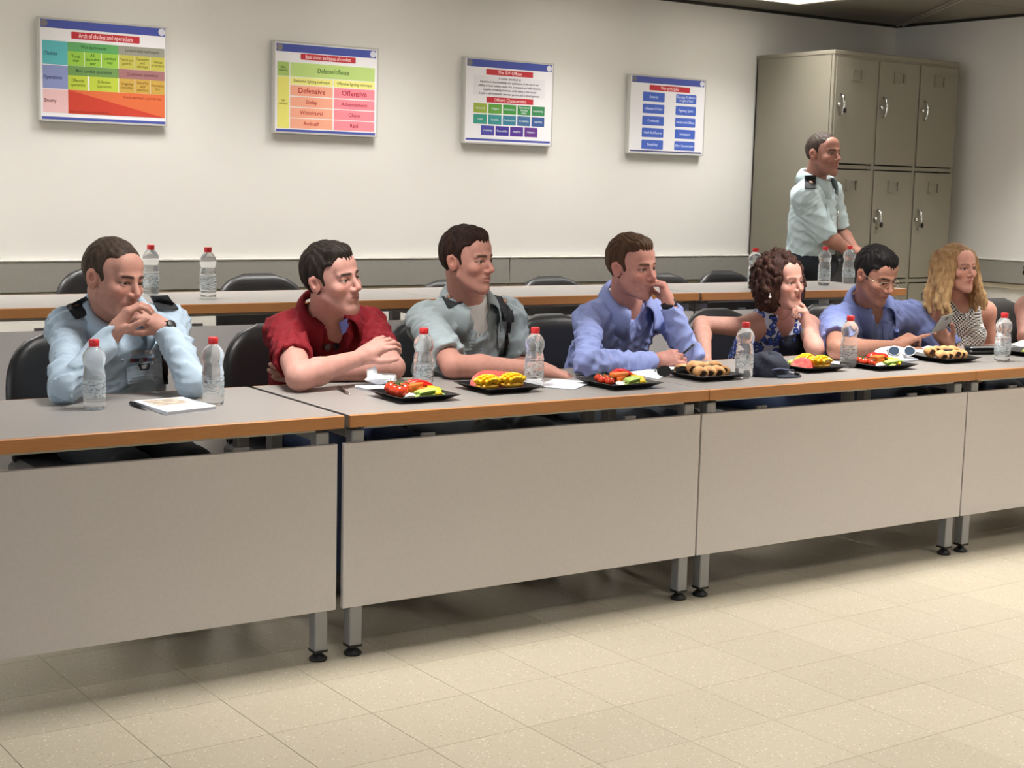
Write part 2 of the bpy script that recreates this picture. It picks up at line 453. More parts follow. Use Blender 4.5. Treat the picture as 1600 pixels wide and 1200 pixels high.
# ------------------------------------------------------------------ chairs
M_leather = mat('black_leather', srgb(30, 29, 30), rough=0.38, bump=.12, bscale=160, spec=.5)
M_ctube = mat('black_tube', srgb(34, 34, 36), rough=0.3, metal=.6)
def make_chair(name, label, group):
    t = thing(name, label, 'chair', group=group)
    nu, nv = 17, 15
    V = []; F = []
    def wid(v): return .236 * (0.93 + .07 * min(1, v * 2)) * max(0.0, 1 - max(0, (v - .30) / .70) ** 4.2) ** .5 if v < 1 else 0.0
    for side in (1, -1):
        for j in range(nv):
            v = .985 * j / (nv - 1)
            w = wid(v)
            for i in range(nu):
                u = -1 + 2 * i / (nu - 1)
                ez = math.sqrt(max(0, 1 - abs(u) ** 5)) * math.sqrt(max(0, 1 - abs(2 * v / .985 - 1) ** 9))
                V.append((u * w, .215 + .05 * v - .045 * (u * w / .236) ** 2 + side * (.004 + .026 * ez), .46 + .44 * v))
    n1 = nu * nv
    for j in range(nv - 1):
        for i in range(nu - 1):
            a = j * nu + i; F.append((a, a + 1, a + nu + 1, a + nu)); a += n1; F.append((a + nu, a + nu + 1, a + 1, a))
    for j in range(nv - 1):
        for i in (0, nu - 1):
            a = j * nu + i; F.append((a, a + nu, a + nu + n1, a + n1))
    for i in range(nu - 1):
        for j in (0, nv - 1):
            a = j * nu + i; F.append((a, a + 1, a + 1 + n1, a + n1))
    bm = bmesh.new(); bv = [bm.verts.new(p) for p in V]
    for f in F:
        try: bm.faces.new([bv[i] for i in f])
        except ValueError: pass
    bmesh.ops.remove_doubles(bm, verts=bm.verts, dist=1e-4); bmesh.ops.recalc_face_normals(bm, faces=bm.faces)
    me = bpy.data.meshes.new('backrest'); bm.to_mesh(me); bm.free(); me.polygons.foreach_set('use_smooth', [True] * len(me.polygons))
    br = obj('backrest', me, M_leather, t)
    MB().tube([(-.226 + .452 * k / 12, .194 - .045 * ((k - 6) / 6) ** 2, .545) for k in range(13)], .0035, 6).build('seam', M_black, br)
    seat = MB(); seat.box((0, .0, .435), (.46, .45, .07), bev=.025); seat.build('seat', M_leather, t)
    for s in (-1, 1):
        MB().tube([(s * .20, .20, .42), (s * .205, .235, .52), (s * .20, .262, .70)], .011, 8).build('back_support', M_ctube, t)
        MB().tube([(s * .20, -.19, .42), (s * .215, -.21, 0.01)], .012, 8).build('leg', M_ctube, t)
        MB().tube([(s * .20, .19, .42), (s * .215, .25, 0.01)], .012, 8).build('leg', M_ctube, t)
        MB().tube([(s * .212, -.205, .10), (s * .212, .238, .10)], .008, 6).build('stretcher', M_ctube, t)
    return t
CH = make_chair('padded_chair', '', 'chairs of the front row')
front = [((1.74, 4.93), 0, 'black padded chair of the light blue uniformed officer with clasped hands'), ((2.53, 4.93), 0, 'black padded chair of the man in the red polo shirt'),
         ((3.22, 4.95), 0, 'black padded chair of the officer with rolled sleeves'), ((3.82, 4.93), 0, 'black padded chair of the man in the blue shirt, chin in hand'),
         ((4.77, 4.93), 0, 'black padded chair of the curly haired woman'), ((5.50, 4.95), 0, 'black padded chair of the man looking at his phone'),
         ((6.20, 4.95), 0, 'black padded chair hidden behind the blonde woman'), ((6.83, 4.95), 0, 'black padded chair beside the blonde woman at the picture edge')]
for k, ((cx, cy), a, lab) in enumerate(front):
    c = CH if k == 0 else copy_tree(CH)
    c.location = (cx, cy, 0); c.rotation_euler = (0, 0, a); c['label'] = lab; c['group'] = 'chairs of the front row'
back = [((2.365, 6.30), .05, 'black padded rear chair behind the officer with clasped hands', .93), ((3.11, 6.30), 0, 'black padded rear chair between two bottles and the red polo man', .885), ((4.185, 6.30), 0, 'black padded rear chair half hidden by the officer with rolled sleeves', .835),
        ((4.82, 6.30), 0, 'black padded rear chair behind the empty seat gap, whole top visible', .845), ((5.60, 6.30), 0, 'black padded rear chair peeking past the raised hand', .853), ((6.07, 6.30), 0, 'black padded rear chair left of the curly hair', .863),
        ((6.80, 6.02), -.25, 'black padded chair the standing officer leans on', .98)]
for (cx, cy), a, lab, sz in back:
    c = copy_tree(CH); c.location = (cx, cy, STEP_Z); c.rotation_euler = (0, 0, a); c.scale = (1, 1, sz); c['label'] = lab; c['group'] = 'chairs of the rear row'

# ------------------------------------------------------------------ lockers
M_lock = mat('locker_paint', srgb(124, 119, 105), rough=0.42, var=.04, vscale=6, bump=.02, bscale=300)
M_chrome = mat('chrome', srgb(215, 215, 212), rough=0.15, metal=1.0)
LX0, LX1, LY0, LY1, LZ0, LZ1 = 6.69, 7.80, 6.34, 6.985, STEP_Z, 2.268
lk = thing('locker_cabinet', 'grey beige steel locker cabinet with nine doors in the corner', 'lockers', (LX0, LY0, LZ0))
W, D, H = LX1 - LX0, LY1 - LY0, LZ1 - LZ0
MB().box((.004, D / 2 + .01, H / 2), (.008, D - .02, H - .05)).build('side_panel', M_lock, lk)
MB().box((W - .004, D / 2 + .01, H / 2), (.008, D - .02, H - .05)).build('side_panel', M_lock, lk)
MB().box((W / 2, D - .004, H / 2), (W, .008, H)).build('back_panel', M_lock, lk)
MB().box((W / 2, D / 2, H - .0125), (W + .006, D + .006, .025), bev=.003).build('top_panel', M_lock, lk)
MB().box((W / 2, D / 2, .03), (W, D, .06)).build('plinth', M_lock, lk)
rows = [(.06, .70), (.712, 1.388), (1.40, H - .028)]
fm = MB()
cwid = W / 3
for k in range(4): fm.box((min(max(k * cwid, .011), W - .011), .012, H / 2), (.022, .024, H - .04))
for zz in (.065, .706, 1.394, H - .03): fm.box((W / 2, .0125, zz), (W - .01, .023, .022))
fm.build('front_frame', M_lock, lk)
MB().box((W / 2, .1, H / 2), (W - .03, .01, H - .1)).build('inner_back', M_black, lk)
for r, (a, c) in enumerate(rows):
    for k in range(3):
        xa, xb = k * cwid + .014, (k + 1) * cwid - .014
        d = MB().box(((xa + xb) / 2, .004, (a + c) / 2), (xb - xa, .022, c - a - .026), bev=.002).build('door', M_lock, lk)
        cx, cz = (xa + xb) / 2, c - .105
        h = MB()
        for sx, sz, wx, wz in ((-.042, 0, .008, .062), (.042, 0, .008, .062), (0, .031, .09, .008), (0, -.031, .09, .008)): h.box((cx + sx, -.011, cz + sz), (wx, .010, wz))
        h.build('label_holder', M_lock, d)
        hx, hz = xa + .045, a + (c - a) * .545
        MB().tube([(hx, -.006, hz + .065), (hx, -.030, hz + .05), (hx + .003, -.036, hz), (hx, -.028, hz - .04), (hx, -.008, hz - .055)], [.006, .009, .007, .006, .005], 8).build('handle', M_chrome, d)
        MB().lathe([(.012, 0), (.012, .016), (.008, .02)], 12, (hx - .022, -.006, hz + .005), frame_from((0, -1, 0))).build('lock', M_chrome, d)
        if (r, k) in ((2, 0), (1, 1), (1, 2)):
            MB().box((hx, -.045, hz - .03), (.022, .012, .03), bev=.004).build('padlock', mat('dark_metal', srgb(50, 48, 46), rough=.3, metal=.8), d)
# ------------------------------------------------------------------ posters
TEXTQ = []
def ink(rgb): return mat('ink_%d_%d_%d' % rgb, srgb(*rgb), rough=.35)
def queue_text(parent, s, loc, size, maxw, rgb, basis=None, align='CENTER'):
    TEXTQ.append((parent, s, loc, size, maxw, rgb, basis, align))
def flush_text():
    tmp = []
    for q in TEXTQ:
        cu = bpy.data.curves.new('lettering', 'FONT'); cu.body = q[1]; cu.align_x = q[7]; cu.align_y = 'CENTER'; cu.size = 1.0; cu.resolution_u = 2; cu.space_line = .95; cu.offset = .012
        o = bpy.data.objects.new('lettering', cu); COL.objects.link(o); tmp.append(o)
    dg = bpy.context.evaluated_depsgraph_get(); dg.update()
    for o, (parent, s, loc, size, maxw, rgb, basis, align) in zip(tmp, TEXTQ):
        me = bpy.data.meshes.new_from_object(o.evaluated_get(dg))
        cu = o.data; bpy.data.objects.remove(o); bpy.data.curves.remove(cu)
        me.name = 'lettering'
        n = len(me.vertices)
        if n == 0: continue
        co = np.empty(n * 3); me.vertices.foreach_get('co', co); co = co.reshape(-1, 3)
        k = size; w = np.ptp(co[:, 0])
        kx = min(size, maxw / max(w, 1e-6)) if maxw else size
        P = np.zeros_like(co)
        if basis is None: P[:, 0] = co[:, 0] * kx; P[:, 2] = co[:, 1] * k
        else: P = co[:, :1] * kx * basis[0] + co[:, 1:2] * k * basis[1]
        P += np.array(loc)
        me.vertices.foreach_set('co', P.ravel()); me.materials.clear(); me.materials.append(ink(rgb)); me.update()
        obj('lettering', me, None, parent)

def poster(name, label, TL_, w, h):
    """board hung on the rear wall; local x along the wall, z up, y = 0 on the printed face, origin at the lower left corner"""
    p = thing(name, label, 'poster', (TL_[0], TL_[1], TL_[2] - h))
    MB().box((w / 2, .016, h / 2), (w - .012, .026, h - .012)).build('board', mat('poster_paper', srgb(232, 230, 232), rough=.3), p)
    f = MB()
    for cx, cz, wx, wz in ((.004, h / 2, .008, h), (w - .004, h / 2, .008, h), (w / 2, .004, w - .016, .008), (w / 2, h - .004, w - .016, .008)): f.box((cx, .0145, cz), (wx, .027, wz))
    f.build('frame', mat('pale_frame', srgb(186, 184, 178), rough=.4), p)
    def panel(u0, v0, u1, v1, rgb, texts=(), trgb=(30, 30, 30), nm='printed_panel', lift=.0006, r=0.0):
        xa, xb, za, zb = u0 * w, u1 * w, (1 - v1) * h, (1 - v0) * h
        if r > 0:
            P = []
            for cx, cz, a0 in ((xb - r, zb - r, 0), (xa + r, zb - r, 90), (xa + r, za + r, 180), (xb - r, za + r, 270)):
                for k in range(5): a = math.radians(a0 + 22.5 * k); P.append((cx + r * math.cos(a), 0, cz + r * math.sin(a)))
        else: P = [(xa, 0, za), (xb, 0, za), (xb, 0, zb), (xa, 0, zb)]
            
        n = len(P); V = [(x, 3e-3 - lift, z) for x, _, z in P] + [(x, 3.2e-3, z) for x, _, z in P]
        if r > 0: fr_, bk = tuple(range(n - 1, -1, -1)), tuple(range(n, 2 * n))
        else: fr_, bk = tuple(range(n)), tuple(range(2 * n - 1, n - 1, -1))
        o = MB().add(V, [fr_, bk] + [(i, n + i, n + (i + 1) % n, (i + 1) % n) for i in range(n)]).build(nm, ink(rgb), p)
        for t in texts:
            s, u, v, sz, mw = t
            queue_text(o, s, (u * w, 3e-3 - lift - .0004, (1 - v) * h), sz * h, mw * w, trgb)
        return o
    def emblem(u, v, r, ring, core):
        e = MB().lathe([(r * h * .72, 0), (r * h, 0), (r * h, .0005), (r * h * .72, .0005)], 20, (u * w, .0021, (1 - v) * h), frame_from((0, -1, 0)), smooth=False).build('emblem', ink(ring), p)
        MB().prism([(-.55, -.5), (0, -.72), (.5, -.45), (.3, .1), (.45, .4), (0, .7), (-.4, .35), (-.25, 0)], 0, .0005).mesh('core')
        m_ = MB(); q = [(-.5, -.45), (0, -.62), (.45, -.4), (.25, .1), (.4, .35), (0, .62), (-.35, .3), (-.2, 0)]
        m_.add([(u * w + a * r * h * .8, .002, (1 - v) * h + b * r * h * .8) for a, b in q], [tuple(range(len(q)))]); m_.build('emblem_figure', ink(core), e)
    return p, panel, emblem
BLUE = (72, 84, 160); RED = (190, 48, 58)
def hang(tl, tr, bl):
    A, B, C_ = at(*tl, 6.963), at(*tr, 6.963), at(*bl, 6.963)
    return A, B[0] - A[0], A[2] - C_[2]

A, w, h = hang((59, 25), (261, 47), (57, 188))
p, panel, emb = poster('poster', 'poster of coloured table cells above a red and orange triangle', A, w, h)
panel(.02, .02, .985, .10, BLUE); panel(.02, .955, .985, .982, BLUE)
emb(.045, .058, .036, (120, 116, 120), (40, 40, 50)); emb(.958, .058, .036, (205, 205, 215), (30, 30, 70))
panel(.25, .122, .78, .19, RED, [('Arch of clashes and operations', .515, .156, .062, .42)], (245, 215, 215), r=.004)
panel(.03, .222, .22, .45, (92, 178, 182), [('Clashes', .09, .345, .05, .10)], (20, 60, 90))
panel(.03, .458, .22, .682, (136, 146, 190), [('Operations', .105, .575, .05, .14)], (30, 34, 90))
panel(.03, .69, .22, .915, (226, 186, 186), [('Enemy', .085, .80, .05, .09)], (90, 30, 50))
panel(.22, .222, .612, .312, (98, 166, 100), [('War techniques', .42, .265, .046, .2)], (20, 80, 40))
panel(.612, .222, .98, .312, (150, 148, 136), [('Limited clash techniques', .80, .265, .042, .27)], (70, 70, 60))
for (a, b), s in zip(((.22, .345), (.35, .475), (.48, .61)), ('Total\nwar', 'All-\ninclusive\nwar', 'Limited\nwar')):
    panel(a, .312, b, .45, (150, 196, 72), [(s, (a + b) / 2, .38, .042, .10)], (60, 100, 20))
for (a, b), s in zip(((.615, .738), (.742, .862), (.866, .98)), ('Terror and\nguerrilla', 'Casualties\nand\nsabotage', 'Defense\nof borders')):
    panel(a, .312, b, .45, (190, 182, 84), [(s, (a + b) / 2, .38, .038, .10)], (100, 95, 20))
panel(.22, .452, .612, .545, (112, 150, 84), [('Main combat operations', .42, .498, .046, .28)], (30, 70, 50))
panel(.612, .452, .98, .545, (160, 112, 114), [('Continuous operations', .80, .498, .042, .25)], (90, 50, 60))
for (a, b), s in zip(((.22, .37), (.385, .61)), ('Offensive\noperations', 'Defensive\noperations')):
    panel(a, .545, b, .685, (184, 200, 70), [(s, (a + b) / 2, .615, .044, .11)], (100, 110, 20))
for (a, b), s in zip(((.615, .738), (.742, .862), (.866, .98)), ('Ongoing\nsecurity', 'Security\nand\nreaction', 'Prevention\nfire')):
    panel(a, .545, b, .685, (196, 160, 76), [(s, (a + b) / 2, .615, .038, .10)], (110, 80, 20))
panel(.22, .686, .98, .918, (214, 108, 66), [('Enemy operating in a guerrilla way', .80, .73, .03, .3)], (150, 50, 30))
m_ = MB(); m_.add([(.22 * w, .0019, .082 * h), (.98 * w, .0019, .082 * h), (.22 * w, .0019, .312 * h)], [(0, 1, 2)])
o = m_.build('printed_triangle', ink((196, 66, 50)), p); queue_text(o, 'Enemy operating in a conventional way', (.38 * w, .0014, .105 * h), .03 * h, .3 * w, (150, 30, 30))

A, w, h = hang((428, 62), (592, 80), (425, 207))
p, panel, emb = poster('poster', 'poster with salmon and pink columns headed Defensive and Offensive', A, w, h)
panel(.025, .03, .975, .115, BLUE); panel(.025, .955, .975, .982, BLUE)
emb(.055, .072, .038, (130, 126, 130), (40, 40, 50)); emb(.945, .072, .038, (210, 210, 220), (30, 30, 70))
panel(.25, .125, .775, .19, RED, [('Basic states and types of combat', .51, .158, .056, .43)], (248, 220, 220), r=.004)
panel(.035, .226, .145, .378, (168, 196, 108), [('Basic\nsituation', .09, .30, .034, .08)], (50, 90, 30))
panel(.155, .226, .965, .378, (186, 212, 128), [('Defense/offense', .56, .302, .075, .3)], (60, 100, 40))
panel(.035, .386, .145, .945, (228, 222, 118), [('Fight\ntechnique', .09, .66, .034, .08)], (120, 100, 30))
panel(.155, .386, .555, .465, (238, 232, 140), [('Defensive fighting technique', .355, .425, .045, .34)], (110, 110, 30))
panel(.565, .386, .965, .465, (238, 232, 140), [('Offensive fighting technique', .765, .425, .045, .34)], (110, 110, 30))
for k, (s1, s2) in enumerate((('Defensive', 'Offensive'), ('Delay', 'Advancement'), ('Withdrawal', 'Chase'), ('Ambush', 'Raid'))):
    v0, v1 = (.473, .586) if k == 0 else (.598 + (k - 1) * .118, .706 + (k - 1) * .118)
    sz = .085 if k == 0 else .06
    panel(.155, v0, .555, v1, (238, 168, 140), [(s1, .355, (v0 + v1) / 2, sz, .3)], (176, 40, 40))
    panel(.57, v0, .965, v1, (236, 140, 152), [(s2, .765, (v0 + v1) / 2, sz, .3)], (176, 20, 60))

A, w, h = hang((727, 88), (866, 107), (722, 223))
p, panel, emb = poster('poster', 'poster with rows of green, teal and purple boxes', A, w, h)
panel(.025, .02, .975, .105, BLUE); panel(.025, .94, .975, .965, BLUE)
emb(.055, .064, .036, (120, 120, 120), (50, 50, 50)); emb(.945, .064, .036, (215, 215, 225), (60, 70, 150))
panel(.235, .125, .76, .19, RED, [('The IDF Officer', .5, .157, .055, .3)], (248, 214, 214))
pt = panel(.10, .205, .90, .435, (226, 222, 226))
for k, (s, mw) in enumerate((('A soldier identified by:', .3), ('Expertise in the knowledge and application of the art of war', .66), ('Ability to lead soldiers under fire, command and fulfil missions', .74),
                             ('Capable of making decisions while being a role model', .6), ('Loyal, a self-motivated, devoted person and a valued general', .72))):
    queue_text(pt, s, (.5 * w, .0018, (1 - .228 - .045 * k) * h), .036 * h, mw * w, (70, 66, 72))
panel(.245, .447, .77, .512, RED, [("Officer's Characteristics", .51, .48, .055, .36)], (248, 214, 214))
rows_ = [(.527, .64, .105, [((150, 170, 66), 'Personal'), ((98, 160, 66), 'Diligent'), ((66, 148, 66), 'Determined'), ((58, 138, 70), 'Operational\nthinking\nability'), ((58, 132, 84), 'Leadership')]),
         (.655, .768, .105, [((58, 148, 130), 'Calm'), ((58, 144, 146), 'Sociable'), ((62, 130, 156), 'Professional'), ((66, 108, 152), 'Credibility'), ((62, 90, 146), 'Learning')]),
         (.785, .897, .19, [((76, 74, 160), 'Creativity'), ((66, 52, 148), 'Responsibility'), ((84, 52, 144), 'Integrity'), ((100, 54, 136), 'Initiative')])]
for v0, v1, u, cells in rows_:
    for k, (rgb, s) in enumerate(cells):
        a = u + k * .163; panel(a, v0, a + .147, v1, rgb, [(s, a + .0735, (v0 + v1) / 2, .034, .12)], (214, 226, 230))

A, w, h = hang((985, 115), (1104, 126), (980, 239))
p, panel, emb = poster('poster', 'poster with two columns of blue boxes beside the lockers', A, w, h)
panel(.03, .02, .975, .10, BLUE); panel(.03, .955, .975, .975, (74, 78, 120))
emb(.06, .06, .036, (110, 110, 120), (50, 50, 50)); emb(.945, .06, .036, (215, 215, 225), (40, 44, 60))
panel(.255, .12, .785, .188, RED, [('War principles', .52, .154, .06, .24)], (250, 216, 216), r=.004)
for k, (s1, s2) in enumerate((('Security', 'Devotion To Mission\nIn Light of Goal'), ('Utilization Of Force', 'Fighting Spirit'), ('Continuity', 'Initiative And Offense'), ('Depth And Reserve', 'Stratagem'), ('Simplicity', 'Effort Concentration'))):
    v0 = .212 + .152 * k; v1 = v0 + .118
    panel(.175, v0, .455, v1, (70, 100, 190), [(s1, .315, (v0 + v1) / 2, .046, .23)], (214, 224, 246), r=.006)
    panel(.605, v0, .875, v1, (70, 100, 190), [(s2, .74, (v0 + v1) / 2, .046, .24)], (214, 224, 246), r=.006)
# ------------------------------------------------------------------ things on the tables
ZT, ZB = 0.7502, 0.9502
M_pet = mat('clear_bottle_water', (0.97, 0.985, 0.99), rough=0.02, trans=.84, ior=1.16, spec=.5)
M_cap = mat('red_cap', srgb(206, 44, 48), rough=.35)
M_label = bpy.data.materials.new('bottle_label'); M_label.use_nodes = True
nt = M_label.node_tree; N = nt.nodes; Lk = nt.links; b = N['Principled BSDF']
tc = N.new('ShaderNodeTexCoord'); mp = N.new('ShaderNodeMapping'); mp.inputs['Scale'].default_value = (60, 60, 170); Lk.new(tc.outputs['Object'], mp.inputs[0])
nz = N.new('ShaderNodeTexNoise'); nz.inputs['Scale'].default_value = 1.0; nz.inputs['Detail'].default_value = 2; Lk.new(mp.outputs[0], nz.inputs['Vector'])
rp = N.new('ShaderNodeValToRGB'); rp.color_ramp.interpolation = 'CONSTANT'
rp.color_ramp.elements[0].color = (*srgb(120, 140, 152), 1); rp.color_ramp.elements[1].position = .42; rp.color_ramp.elements[1].color = (*srgb(225, 232, 236), 1)
e = rp.color_ramp.elements.new(.60); e.color = (*srgb(120, 170, 178), 1); e = rp.color_ramp.elements.new(.68); e.color = (*srgb(236, 240, 240), 1)
Lk.new(nz.outputs[0], rp.inputs[0]); Lk.new(rp.outputs[0], b.inputs['Base Color']); b.inputs['Roughness'].default_value = .3
gt = N.new('ShaderNodeMath'); gt.operation = 'GREATER_THAN'; gt.inputs[1].default_value = .47
n2 = N.new('ShaderNodeTexNoise'); n2.inputs['Scale'].default_value = .55; Lk.new(mp.outputs[0], n2.inputs['Vector']); Lk.new(n2.outputs[0], gt.inputs[0])
mk = N.new('ShaderNodeMath'); mk.operation = 'MULTIPLY'; mk.inputs[1].default_value = .45; Lk.new(gt.outputs[0], mk.inputs[0])
trn = N.new('ShaderNodeBsdfTransparent'); mx = N.new('ShaderNodeMixShader'); Lk.new(mk.outputs[0], mx.inputs[0]); Lk.new(trn.outputs[0], mx.inputs[1]); Lk.new(b.outputs[0], mx.inputs[2])
Lk.new(mx.outputs[0], N['Material Output'].inputs[0])
bottle = thing('water_bottle', '', 'bottle', group='small water bottles with red caps')
prof = [(.020, .0035), (.027, 0), (.0305, .002), (.0325, .008)]
for k in range(24):
    z = .014 + .088 * k / 23; prof.append((.0325 + .0011 * math.sin(k * 2.1), z))
prof += [(.0315, .108), (.0292, .117), (.0282, .124), (.0300, .131), (.0325, .138), (.0336, .146), (.0334, .154), (.0312, .163), (.0265, .171), (.0205, .179), (.0150, .185), (.0128, .188), (.0128, .196)]
MB().lathe(prof, 28).build('body', M_pet, bottle)
MB().lathe([(.0146, .188), (.0152, .189), (.0152, .2035), (.0140, .2055)], 24).build('cap', M_cap, bottle)
MB().lathe([(.0136, .1845), (.0150, .185), (.0150, .1872), (.0136, .1878)], 20).build('collar_ring', M_cap, bottle)
MB().lathe([(.03335, .036), (.0336, .040), (.0336, .084), (.03335, .088)], 28, caps=(False, False)).build('label', M_label, bottle)
B_ = [((148, 639), ZT, 'water bottle in front of the clasped-hands officer, left of his notebook'), ((333, 632), ZT, 'water bottle at the right end of the notebook'),
      ((661, 608), ZT, 'water bottle between the crumpled tissue and the tomato plate'), ((834, 605), ZT, 'water bottle behind the mango plate'),
      ((1162, 590), ZT, 'water bottle between the chocolate pastries and the navy cap'), ((1325, 574), ZT, 'water bottle in front of the man with the phone'),
      ((1565, 565), ZT, 'water bottle at the far right beside the black case'),
      ((236, 461), ZB, 'rear table water bottle partly hidden behind the first officer\'s face'), ((325, 466), ZB, 'rear table water bottle standing clear between two people'),
      ((1178, 452), ZB, 'rear table water bottle behind the curly hair'), ((1287, 446), ZB, 'rear table water bottle in front of the standing officer\'s trousers'), ((1325, 443), ZB, 'rear table water bottle below the standing officer\'s hands')]
for k, ((px, py), z, lab) in enumerate(B_):
    o = bottle if k == 0 else copy_tree(bottle)
    P = on(px, py, z); o.location = (P[0], P[1], z); o.rotation_euler = (0, 0, k * 1.3); o['label'] = lab

def slab_px(name, label, cat, corners, z, th, material, group=None):
    P = [on(x, y, z + th) for x, y in corners]; c = np.mean(P, axis=0)
    t = thing(name, label, cat, (c[0], c[1], z), 0, group)
    return t, [(p[0] - c[0], p[1] - c[1]) for p in P]
def inset(poly, k): return [(x * k, y * k) for x, y in poly]
M_paper = mat('white_paper', srgb(232, 234, 240), rough=.7)
M_pages = mat('paper_pages', srgb(216, 218, 226), rough=.8, var=.15, vscale=3, bstretch=(1, 1, 400))
t, poly = slab_px('notebook', 'white notebook with a photo cover in front of the first officer', 'notebook', [(209, 626), (262, 643), (338, 634), (285, 620)], ZT, .012, None)
MB().prism(poly, .001, .010).build('pages', M_pages, t)
cv = MB().prism(inset(poly, 1.02), .010, .0115).prism(inset(poly, 1.02), 0, .001).build('cover', M_paper, t)
pic = [np.array(poly[i]) for i in range(4)]
def bil(u, v): return tuple((1 - u) * (1 - v) * pic[0] + u * (1 - v) * pic[1] + u * v * pic[2] + (1 - u) * v * pic[3])
MB().prism([bil(.06, .12), bil(.55, .12), bil(.55, .8), bil(.06, .8)], .0115, .012).build('cover_picture', mat('cover_photo', srgb(150, 128, 104), rough=.4, var=.7, vscale=45, vcol=srgb(226, 214, 196)), t)

def pen_at(a, b, label, col, z=ZT):
    A, B2 = on(*a, z + .005), on(*b, z + .005); t = thing('pen', label, 'pen', (*A[:2], z)); d = B2 - A; d[2] = 0; L = np.linalg.norm(d); u = d / L
    f = lambda s: np.array([0, 0, .0055]) + u * L * s
    MB().tube([f(0), f(.02), f(.72)], [.003, .0048, .0046], 10).build('barrel', col, t)
    MB().tube([f(.72), f(.78), f(.95), f(1)], [.0046, .0045, .002, .0008], 10).build('tip', M_chrome, t)
    MB().box(f(.18) + np.array([0, 0, .006]), (L * .3, .003, .0015), frame_from((0, 0, 1), u)).build('clip', M_black, t)
pen_at((203, 630), (231, 640), 'black pen beside the white notebook', M_black)
pen_at((528, 606), (546, 615), 'dark pen in front of the red polo man\'s elbow', mat('dark_brown_pen', srgb(52, 34, 30), rough=.3))

def notepad(label, corners, th=.008, cat='paper', name='notepad', col=None):
    t, poly = slab_px(name, label, cat, corners, ZT, th, None)
    MB().prism(poly, 0, th * .82).build('pages', M_pages, t); MB().prism(inset(poly, 1.01), th * .82, th).build('top_sheet', col or M_paper, t)
notepad('white notepad under the crumpled tissue', [(554, 603), (598, 613), (640, 607), (596, 598)])
notepad('loose white papers under the flat hand of the rolled-sleeve officer', [(838, 603), (896, 608), (926, 597), (866, 592)], .004, 'paper', 'paper_sheets')
notepad('pale pink topped papers by the mango plate', [(806, 596), (838, 601), (850, 592), (820, 589)], .006, 'paper', 'paper_sheets')
notepad('white paper under the forearm of the man holding a pen', [(952, 578), (1028, 592), (1052, 581), (980, 572)], .003, 'paper', 'paper_sheets')
notepad('white folded papers behind the chocolate pastries', [(1034, 577), (1070, 583), (1092, 572), (1060, 567)], .008, 'paper', 'paper_sheets')
notepad('open spiral notepad beside the bottle of the phone user', [(1276, 563), (1312, 574), (1340, 566), (1303, 556)], .005, 'notepad', 'spiral_notepad')
notepad('white papers behind the pastry rolls plate', [(1425, 548), (1470, 556), (1492, 546), (1450, 540)], .006, 'paper', 'paper_sheets')
notepad('white paper at the picture edge beyond the last bottle', [(1580, 538), (1610, 545), (1625, 536), (1598, 531)], .006, 'paper', 'paper_sheets')

# crumpled tissue
def crumple(seed, sx, sy, sz):
    r = np.random.default_rng(seed); bm = bmesh.new(); bmesh.ops.create_icosphere(bm, subdivisions=3, radius=1)
    D = r.normal(size=(9, 3)); D /= np.linalg.norm(D, axis=1)[:, None]; ph = r.uniform(0, 6, 9)
    for v in bm.verts:
        p = np.array(v.co); k = 1 + .30 * sum(abs(math.sin(3.1 * (p @ D[i]) + ph[i])) - .6 for i in range(9)) / 2.2
        q = p * k * np.array([sx, sy, sz]); q[2] = max(q[2] + sz * .8, 0); v.co = q
    me = bpy.data.meshes.new('tissue'); bm.to_mesh(me); bm.free(); return me
P = on(594, 604, ZT)
t = thing('crumpled_tissue', 'crumpled white paper tissue by the red polo man\'s arm', 'tissue', (P[0], P[1], ZT + .009))
M_tissue = mat('tissue_paper', srgb(238, 240, 246), rough=.85)
obj('tissue', crumple(3, .052, .034, .020), M_tissue, t)
fold = MB(); fold.add([(-.05, .0, .01), (-.012, -.012, .012), (-.02, -.002, .062), (-.046, .01, .05)], [(0, 1, 2, 3)]).add([(-.02, -.002, .062), (.0, .012, .02), (-.012, -.012, .012)], [(0, 1, 2)])
fo_ = fold.build('raised_fold', M_tissue, t); sm = fo_.modifiers.new('thickness', 'SOLIDIFY'); sm.thickness = .0015

